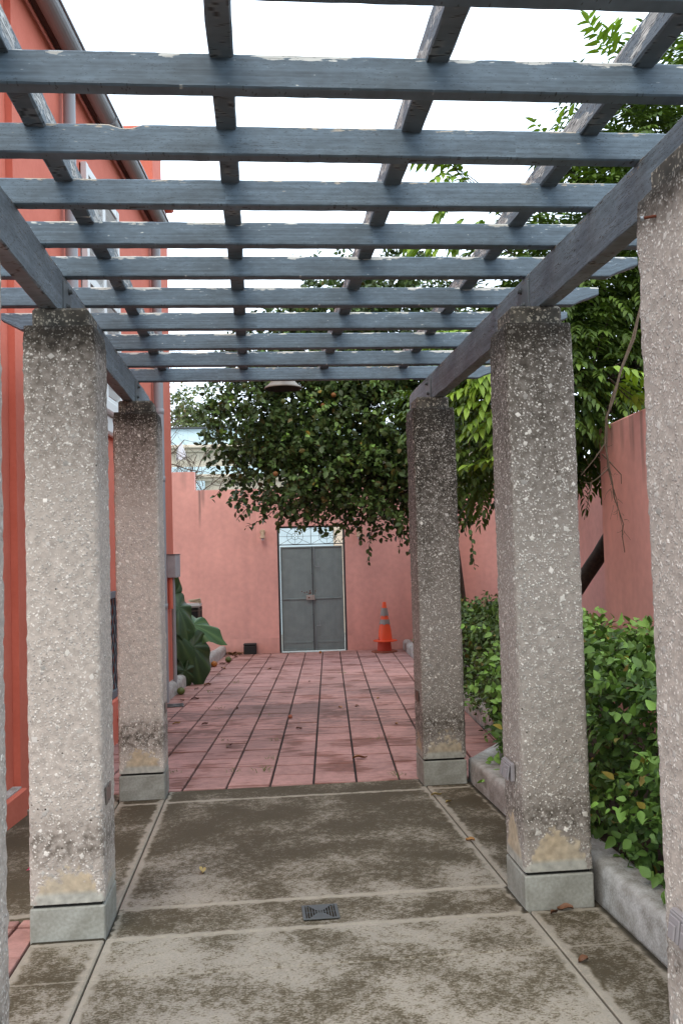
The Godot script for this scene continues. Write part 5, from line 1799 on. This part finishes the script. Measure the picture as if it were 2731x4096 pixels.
func elephant_ear() -> void:
	var T := thing("elephant_ear_plant", "elephant ear plant with huge drooping leaves beside the air conditioning units", "plant", V(-1.0, gy(12.6) + 0.05, 12.6))
	rng.seed = 404
	# each leaf: where the stalk meets the blade, direction of the tip, size, facing
	var leaves := [
		[[-1.08, 0.86, 12.45], [0.30, -0.62, -0.25], 0.50, [0.55, 0.5, -0.6]],
		[[-0.90, 0.60, 12.6], [0.72, -0.25, -0.15], 0.46, [-0.1, 0.75, -0.55]],
		[[-1.14, 0.56, 12.3], [0.45, -0.62, -0.1], 0.50, [0.35, 0.55, -0.7]],
		[[-0.90, 0.32, 12.4], [0.25, -0.85, -0.2], 0.52, [0.25, 0.35, -0.85]],
		[[-1.12, 0.26, 12.35], [0.2, -0.85, -0.15], 0.44, [0.4, 0.3, -0.8]],
		[[-0.99, 0.02, 12.25], [0.05, -0.95, -0.1], 0.30, [0.5, 0.2, -0.8]],
		[[-1.20, 0.98, 12.7], [0.2, 0.6, -0.2], 0.30, [0.3, 0.3, -0.8]],
		[[-1.24, 0.40, 12.4], [-0.1, -0.8, -0.3], 0.46, [0.5, 0.3, -0.8]],
		[[-1.15, 0.08, 12.5], [0.2, -0.8, -0.3], 0.42, [0.2, 0.4, -0.85]]]
	for q in leaves:
		var p := V(q[0][0], q[0][1], q[0][2])
		var tipd := V(q[1][0], q[1][1], q[1][2]).normalized()
		var f := V(q[3][0], q[3][1], q[3][2]).normalized()
		var side := tipd.cross(f).normalized()
		f = side.cross(tipd).normalized()
		var s: float = q[2]
		var mb := MB.new()
		mb.use_c = true
		# outline radius by angle from the tip: a heart with two back lobes
		var NA := 48
		var NR := 7
		var rings := []
		for r in NR + 1:
			var row := []
			for k in NA:
				var an := TAU * k / NA
				var c := cos(an)
				var rad := 0.56 + 0.30 * pow(maxf(0.0, c), 2.0) + 0.30 * exp(-minf(an, TAU - an) / 0.16) - 0.06 * absf(sin(an))
				if c < -0.2: rad *= 1.0 - 0.72 * exp(-pow((absf(an - PI)) / 0.30, 2.0)) + 0.06
				rad *= s * (1.0 + 0.025 * sin(an * 9.0 + q[0][1] * 20.0))
				var t := float(r) / NR
				var x := sin(an) * rad * t * 0.86
				var y := cos(an) * rad * t
				var wave := sin(an * 7.0 + q[0][0] * 30.0) * 0.045 * t * t * s / 0.5
				var fold := 0.18 * absf(x) - 0.45 * t * t * maxf(0.0, c) * s * 0.35 - 0.12 * t * t * s
				var rib := 0.006 * absf(sin(an * 6.0)) * t
				var vein := pow(absf(cos(an * 6.0)), 14.0) * (1.0 - 0.5 * t)
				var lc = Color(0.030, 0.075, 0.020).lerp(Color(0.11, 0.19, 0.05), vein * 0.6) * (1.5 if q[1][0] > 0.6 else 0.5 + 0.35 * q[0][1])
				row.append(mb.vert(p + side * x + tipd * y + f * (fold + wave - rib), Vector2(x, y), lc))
			rings.append(row)
		for r in NR:
			for k in NA:
				var k2 := (k + 1) % NA
				mb.tri_i(rings[r][k], rings[r + 1][k], rings[r + 1][k2])
				mb.tri_i(rings[r][k], rings[r + 1][k2], rings[r][k2])
		var lf := commit(mb, "leaf", M["leaf_elephant"], T)
		mb = MB.new()
		var base := V(-1.06 + rng.randf_range(-0.08, 0.08), gy(12.6) + 0.03, 12.75)
		mb.tube([base, base.lerp(p, 0.5) + Vector3(-0.03, 0.10, 0.0), p - f * 0.03 + Vector3(0, 0.03, 0), p], [0.02, 0.014, 0.010, 0.007], 7)
		commit(mb, "stalk", M["orange_green"], lf)

func small_growth() -> void:
	rng.seed = 505
	# grass in the joints
	for q in [[0.03, 6.98, 1.0], [0.08, 7.42, 0.9], [-0.2, 7.0, 0.8], [0.97, 6.62, 0.9], [0.12, 8.2, 0.7], [-0.36, 8.3, 0.8], [1.03, 8.05, 0.7], [1.18, 13.0, 0.8], [-0.45, 10.2, 0.7], [-0.33, 12.4, 0.9], [-0.62, 11.6, 0.8], [0.0, 9.6, 0.6], [-0.69, 7.1, 0.7], [-0.55, 16.0, 0.9]]:
		var mb := MB.new()
		mb.use_c = true
		for k in int(16 * q[2]):
			var p := V(q[0] + rng.randfn() * 0.035, gy(q[1]), q[1] + rng.randfn() * 0.03)
			var d := Vector3(rng.randfn() * 0.6, 1.0, rng.randfn() * 0.6).normalized()
			var L = rng.randf_range(0.03, 0.075) * q[2]
			var s := d.cross(Vector3(rng.randfn(), 0, rng.randfn())).normalized() * 0.0022
			var c := tint(Color(0.09, 0.15, 0.03), Color(0.17, 0.21, 0.05))
			var m = p + d * L * 0.55
			var e = m + (d + Vector3(d.x, -0.5, d.z)).normalized() * L * 0.5
			var a := mb.vert(p - s, Vector2(), c)
			var b := mb.vert(p + s, Vector2(), c)
			var f := mb.vert(m + s * 0.8, Vector2(), c)
			var g := mb.vert(m - s * 0.8, Vector2(), c)
			var h := mb.vert(e, Vector2(), c)
			mb.tri_i(a, b, f); mb.tri_i(a, f, g); mb.tri_i(g, f, h)
		tag(commit(mb, "grass_tuft", M["blade"]), "small tuft of grass growing in a joint of the pink paving", "grass tuft", "grass tufts in the paving joints")
	# fallen leaves, each lying on the ground
	var spots := [[0.78, 7.25, 0.12, 1, "pink"], [-0.31, 4.65, 0.07, 2, "grey"], [1.12, 4.9, 0.05, 1, "grey"], [1.14, 5.95, 0.07, 2, "grey"], [1.18, 5.75, 0.05, 2, "grey"], [1.28, 3.83, 0.07, 0, "grey"], [1.22, 3.80, 0.05, 0, "grey"], [1.17, 3.32, 0.05, 0, "grey"], [1.38, 2.98, 0.06, 0, "grey"], [1.37, 2.62, 0.10, 2, "grey"], [-0.28, 8.0, 0.10, 0, "pink"], [-0.26, 10.1, 0.06, 0, "pink"], [-0.56, 9.2, 0.07, 0, "pink"], [0.15, 13.9, 0.09, 1, "pink"], [0.86, 9.85, 0.08, 1, "pink"], [1.05, 9.9, 0.06, 0, "pink"], [-0.70, 12.3, 0.12, 1, "pink"], [-0.82, 11.9, 0.10, 0, "pink"], [-0.78, 11.0, 0.10, 0, "pink"], [-0.92, 10.9, 0.10, 0, "pink"], [-0.6, 13.4, 0.08, 0, "pink"], [-0.56, 14.2, 0.12, 1, "pink"], [-0.6, 14.9, 0.10, 0, "pink"], [-0.5, 15.6, 0.10, 0, "pink"], [-0.95, 8.3, 0.09, 0, "pink"], [-0.85, 9.3, 0.08, 2, "pink"], [1.35, 10.4, 0.05, 1, "pink"], [0.66, 12.2, 0.05, 0, "pink"], [0.36, 8.7, 0.06, 0, "pink"], [1.3, 8.7, 0.05, 1, "pink"], [-0.4, 15.9, 0.08, 0, "pink"], [-0.45, 16.2, 0.09, 0, "pink"], [-0.35, 16.3, 0.09, 0, "pink"], [-1.13, 9.0, 0.09, 0, "pink"]]
	var hues := [Color(0.13, 0.055, 0.026), Color(0.25, 0.12, 0.03), Color(0.38, 0.28, 0.10)]
	var words := ["curled brown", "orange brown", "yellow"]
	for q in spots:
		var mb := MB.new()
		mb.use_c = true
		var yaw := rng.randf() * TAU
		var xf := Transform3D(Basis(Vector3.UP, yaw) * Basis(Vector3.RIGHT, rng.randf_range(-0.1, 0.1)), V(q[0], gy(q[1]) + 0.004, q[1]))
		var c := tint(hues[q[3]], hues[q[3]] * 1.25, 0.15)
		var rows := []
		for k in 7:
			var t := k / 6.0
			var hw: float = q[2] * 0.24 * sin(PI * clampf(t * 0.93 + 0.05, 0, 1))
			var curl := 0.012 + 0.3 * hw
			var ly: float = q[2] * 0.10 * sin(t * PI * 1.3)
			rows.append([mb.vert(xf * Vector3(-hw, absf(ly) + curl, t * q[2] - q[2] / 2), Vector2(), c), mb.vert(xf * Vector3(0, absf(ly), t * q[2] - q[2] / 2), Vector2(), c * 0.85), mb.vert(xf * Vector3(hw, absf(ly) + curl * 0.6, t * q[2] - q[2] / 2), Vector2(), c)])
		for k in 6:
			for s in 2:
				mb.tri_i(rows[k][s], rows[k + 1][s + 1], rows[k][s + 1])
				mb.tri_i(rows[k][s], rows[k + 1][s], rows[k + 1][s + 1])
		var on: String = "pink paving" if q[4] == "pink" else "grey concrete"
		tag(commit(mb, "fallen_leaf", M["leaf_litter"]), "%s fallen leaf lying on the %s" % [words[q[3]], on], "leaf", "%s leaves on %s" % [words[q[3]], on])
	# heap of dry leaves by the box
	var xfs := []
	var cols := []
	for k in 90:
		var p := BF * Vector3(-0.44 + rng.randfn() * 0.12, gy(16.5) + 0.01 + absf(rng.randfn()) * 0.018, 0.06 + absf(rng.randfn()) * 0.05)
		xfs.append(Transform3D(leaf_basis(Vector3(rng.randfn(), rng.randfn() * 0.25, rng.randfn()), Vector3.UP + rnd_dir() * 0.5, rng.randf_range(0.04, 0.08)), p))
		cols.append(tint(hues[0], hues[1] * 0.7))
	var heap := scatter("leaf_litter", xfs, cols, leaf_mesh["ovate"], M["leaf_litter"], null)
	tag(heap, "drift of dry brown leaves swept against the foot of the pink wall", "leaf litter")
	heap.set_meta("kind", "stuff")
	# a pink-red flower
	var F := thing("fallen_flower", "crimson five petalled flower dropped on the dark concrete", "flower", V(-1.19, gy(4.85), 4.85))
	for k in 5:
		var mb := MB.new()
		var an := TAU * k / 5
		var d := Vector3(cos(an), 0, sin(an))
		var s := Vector3(-sin(an), 0, cos(an))
		var o := V(-1.19, gy(4.85) + 0.006, 4.85)
		mb.quad(o, o + d * 0.02 - s * 0.009 + Vector3.UP * 0.006, o + d * 0.036 + Vector3.UP * 0.004, o + d * 0.02 + s * 0.009 + Vector3.UP * 0.006)
		commit(mb, "petal", M["petal"], F)

# ------------------------------------------------------------------ beyond the wall
func distance() -> void:
	var B := thing("cream_house", "cream house with pale blue parapet and moulded cornices beyond the wall", "house", V(0, -0.36, 28.5))
	var mb := MB.new()
	mb.box(ID, V(-9, -0.4, 34), V(9, 4.0, 28.3), 0.0)
	commit(mb, "wall", M["far_cream"], B)
	mb = MB.new()
	mb.box(ID, V(-9, 4.25, 34), V(9, 4.74, 28.6), 0.0)
	commit(mb, "upper_wall", M["far_cream"], B)
	mb = MB.new()
	mb.box(ID, V(-9, 4.0, 34), V(9, 4.25, 28.15), 0.02)
	commit(mb, "string_course", M["far_blue"], B)
	for q in [[3.90, 3.999, 28.0], [3.80, 3.899, 28.12], [4.75, 4.85, 28.4], [4.851, 4.95, 28.2]]:
		mb = MB.new()
		mb.box(ID, V(-9, q[0], 34), V(9, q[1], q[2]), 0.02)
		commit(mb, "cornice", M["far_cream"], B)
	mb = MB.new()
	mb.box(ID, V(-9, 4.951, 33), V(9, 5.50, 28.6), 0.01)
	commit(mb, "parapet", M["far_blue"], B)
	mb = MB.new()
	mb.box(ID, V(-9, 5.503, 33.1), V(9, 5.54, 28.5), 0.0)
	commit(mb, "coping", M["dark_iron"], B)
	mb = MB.new()
	mb.box(ID, V(-1.80, 2.8, 28.299), V(-1.55, 3.79, 27.9), 0.0)
	commit(mb, "pier", M["far_blue"], B)
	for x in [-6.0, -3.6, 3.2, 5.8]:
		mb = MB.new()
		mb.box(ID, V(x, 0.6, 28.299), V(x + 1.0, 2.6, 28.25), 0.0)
		commit(mb, "window", M["dark_window"], B)
	var C := thing("blue_outbuilding", "pale blue rendered outbuilding seen through the gate transom", "building", V(0.5, -0.36, 21))
	mb = MB.new()
	mb.box(ID, V(-2.2, -0.4, 24), V(1.785, 2.9, 21), 0.01)
	commit(mb, "blue_wall", M["far_blue"], C)
	mb = MB.new()
	mb.box(ID, V(1.787, -0.4, 24), V(4.6, 2.9, 20.98), 0.01)
	commit(mb, "cream_wall", M["far_cream"], C)
	# bare tree and a rag in it
	rng.seed = 606
	var T := thing("bare_tree", "leafless grey tree with tangled twigs between the house and the cream building", "tree", V(-2.6, -0.36, 20))
	mb = MB.new()
	mb.tube([V(-2.7, -0.4, 20), V(-2.65, 1.4, 20), V(-2.45, 2.6, 20)], [0.14, 0.12, 0.09], 8)
	commit(mb, "trunk", M["dry_twig"], T)
	mb = MB.new()
	for q in [[-0.2, 1.0, 0.1, 1.9], [0.5, 0.9, 0.0, 1.7], [0.9, 0.4, 0.2, 1.4], [0.85, 0.12, -0.2, 1.5], [0.7, -0.1, 0.2, 1.35], [0.3, 1.0, -0.3, 2.0], [0.1, 1.0, 0.4, 2.2], [0.95, 0.65, 0.1, 1.5]]:
		twiggy(mb, V(-2.4, 2.6 + rng.randf_range(-0.2, 0.7), 20), Vector3(q[0], q[1], q[2]), q[3], 0.04, 3)
	commit(mb, "branches", M["dry_twig"], T).set_meta("kind", "stuff")
	mb = MB.new()
	var rows := []
	for r in 9:
		var row := []
		for k in 13:
			var an := TAU * k / 12.0
			var t := r / 8.0
			var rad := lerpf(0.015, 0.10, t) * (1.0 + 0.35 * sin(an * 4.0 + t * 3.0))
			row.append(mb.vert(V(-1.60 + cos(an) * rad, 4.02 - t * 0.36 - 0.05 * sin(an * 3.0) * t, 19.9 + sin(an) * rad * 0.6)))
		rows.append(row)
	for r in 8:
		for k in 12:
			mb.tri_i(rows[r][k], rows[r][k + 1], rows[r + 1][k + 1])
			mb.tri_i(rows[r][k], rows[r + 1][k + 1], rows[r + 1][k])
	tag(commit(mb, "plastic_bag", M["rag"]), "white plastic bag caught in the leafless tree", "bag")
	# green tree far behind
	rng.seed = 707
	var F := thing("distant_tree", "hazy green tree rising behind the cream house parapet", "tree", V(-2.6, -0.36, 42))
	mb = MB.new()
	mb.tube([V(-2.6, -0.4, 42), V(-2.55, 4.0, 42), V(-2.7, 7.5, 42)], [0.3, 0.25, 0.12], 8)
	for k in 8: branch(mb, V(-2.6, 4.5 + k * 0.4, 42), V(-2.6 + rng.randf_range(-1.6, 1.6), 6.2 + k * 0.35, 42 + rng.randf_range(-1, 1)), 0.08, 0.02, 0.2)
	commit(mb, "trunk", M["bark"], F)
	var xfs := []
	var cols := []
	blob_twigs(xfs, cols, [[-3.2, 7.4, 42, 0.9], [-2.2, 7.6, 42, 0.95], [-2.7, 8.5, 42, 0.85], [-3.6, 8.3, 42, 0.7], [-1.8, 6.9, 41.5, 0.6]], 420, 8, 0.06, 0.17, Color(0.09, 0.12, 0.045), Color(0.16, 0.21, 0.06), 0.9, 0.3)
	scatter("crown", xfs, cols, leaf_mesh["ovate"], M["leaf_far"], F)

# ------------------------------------------------------------------
func _ready() -> void:
	var cam := Camera3D.new()
	cam.fov = 59.243
	cam.near = 0.05
	cam.far = 400.0
	cam.position = Vector3(0, 1.6, 0)
	cam.rotation = Vector3(0.0402, -0.0946, -0.028)
	add_child(cam)
	cam.current = true
	var env := Environment.new()
	env.background_mode = Environment.BG_SKY
	var sm := ProceduralSkyMaterial.new()
	sm.sky_top_color = Color(0.86, 0.93, 1.0)
	sm.sky_horizon_color = Color(0.90, 0.95, 1.0)
	sm.sky_curve = 0.2
	sm.ground_horizon_color = Color(0.55, 0.54, 0.52)
	sm.ground_bottom_color = Color(0.40, 0.38, 0.35)
	sm.sun_angle_max = 0.0
	var sky := Sky.new()
	sky.sky_material = sm
	env.sky = sky
	env.tonemap_mode = Environment.TONE_MAPPER_LINEAR
	env.tonemap_exposure = 2.65
	env.sdfgi_enabled = true
	env.ssao_enabled = true
	env.ssil_enabled = true
	var we := WorldEnvironment.new()
	we.environment = env
	add_child(we)
	var sun := DirectionalLight3D.new()
	sun.light_energy = 0.3
	sun.light_color = Color(1.0, 0.985, 0.96)
	sun.light_angular_distance = 40.0
	sun.shadow_enabled = true
	sun.rotation_degrees = Vector3(-52, -20, 0)
	add_child(sun)

	materials()
	leaf_mesh["ovate"] = make_leaf(0.66, 0.3, 0.12, 0.45)
	leaf_mesh["lance"] = make_leaf(0.42, 0.45, 0.22, 0.38)
	leaf_mesh["heart"] = make_leaf(0.66, 0.3, 0.18, 0.34)

	ground_and_paving()
	house()
	walls()
	gate()
	pergola()
	distance()

	rng.seed = 8
	kerb("weathered white kerb between the pillars and the near shrubs", [Vector2(1.462, -0.3), Vector2(1.455, 6.36)], 0.16, 0.17, 1.0, 1.6, true)
	kerb("curving white kerb edging the paving under the far shrubs", [Vector2(1.47, 6.42), Vector2(1.86, 7.0), Vector2(2.05, 7.6), Vector2(2.12, 9.1), Vector2(2.62, 16.42)], 0.15, 0.17, 1.0)
	kerb("pale kerb of short round stones by the elephant ear plant", [Vector2(-1.09, 10.95), Vector2(-0.60, 16.55)], 0.14, 0.175, -1.0, 0.9)
	drain("square iron drain grate set in the concrete walk", Vector2(0.237, 3.988), 0.158, 0.168, 0.0, M["drain_iron"])
	drain("iron drain grate in the pink paving by the kerb", Vector2(-0.98, 10.57), 0.20, 0.24, 0.08, M["drain_iron"])
	wall_fittings()
	yard_things()
	citrus()
	garden_tree()
	hedge_plant("leafy green shrub spilling over the kerb between the nearer pillars", V(2.2, gy(4.4), 4.4), [[1.62, 2.9, 2.4, 6.2, 0.12, 1.02]], 2500, 303, Color(0.036, 0.082, 0.016), Color(0.14, 0.255, 0.044), 0.060)
	hedge_plant("dense shrub mass behind the farthest pillar under the orange tree", V(2.8, gy(9.5), 9.5), [[2.0, 3.1, 6.3, 8.0, 0.12, 0.8], [2.12, 3.3, 8.0, 11.5, 0.12, 0.98]], 2000, 304, Color(0.030, 0.068, 0.014), Color(0.085, 0.155, 0.030), 0.06)
	elephant_ear()
	small_growth()
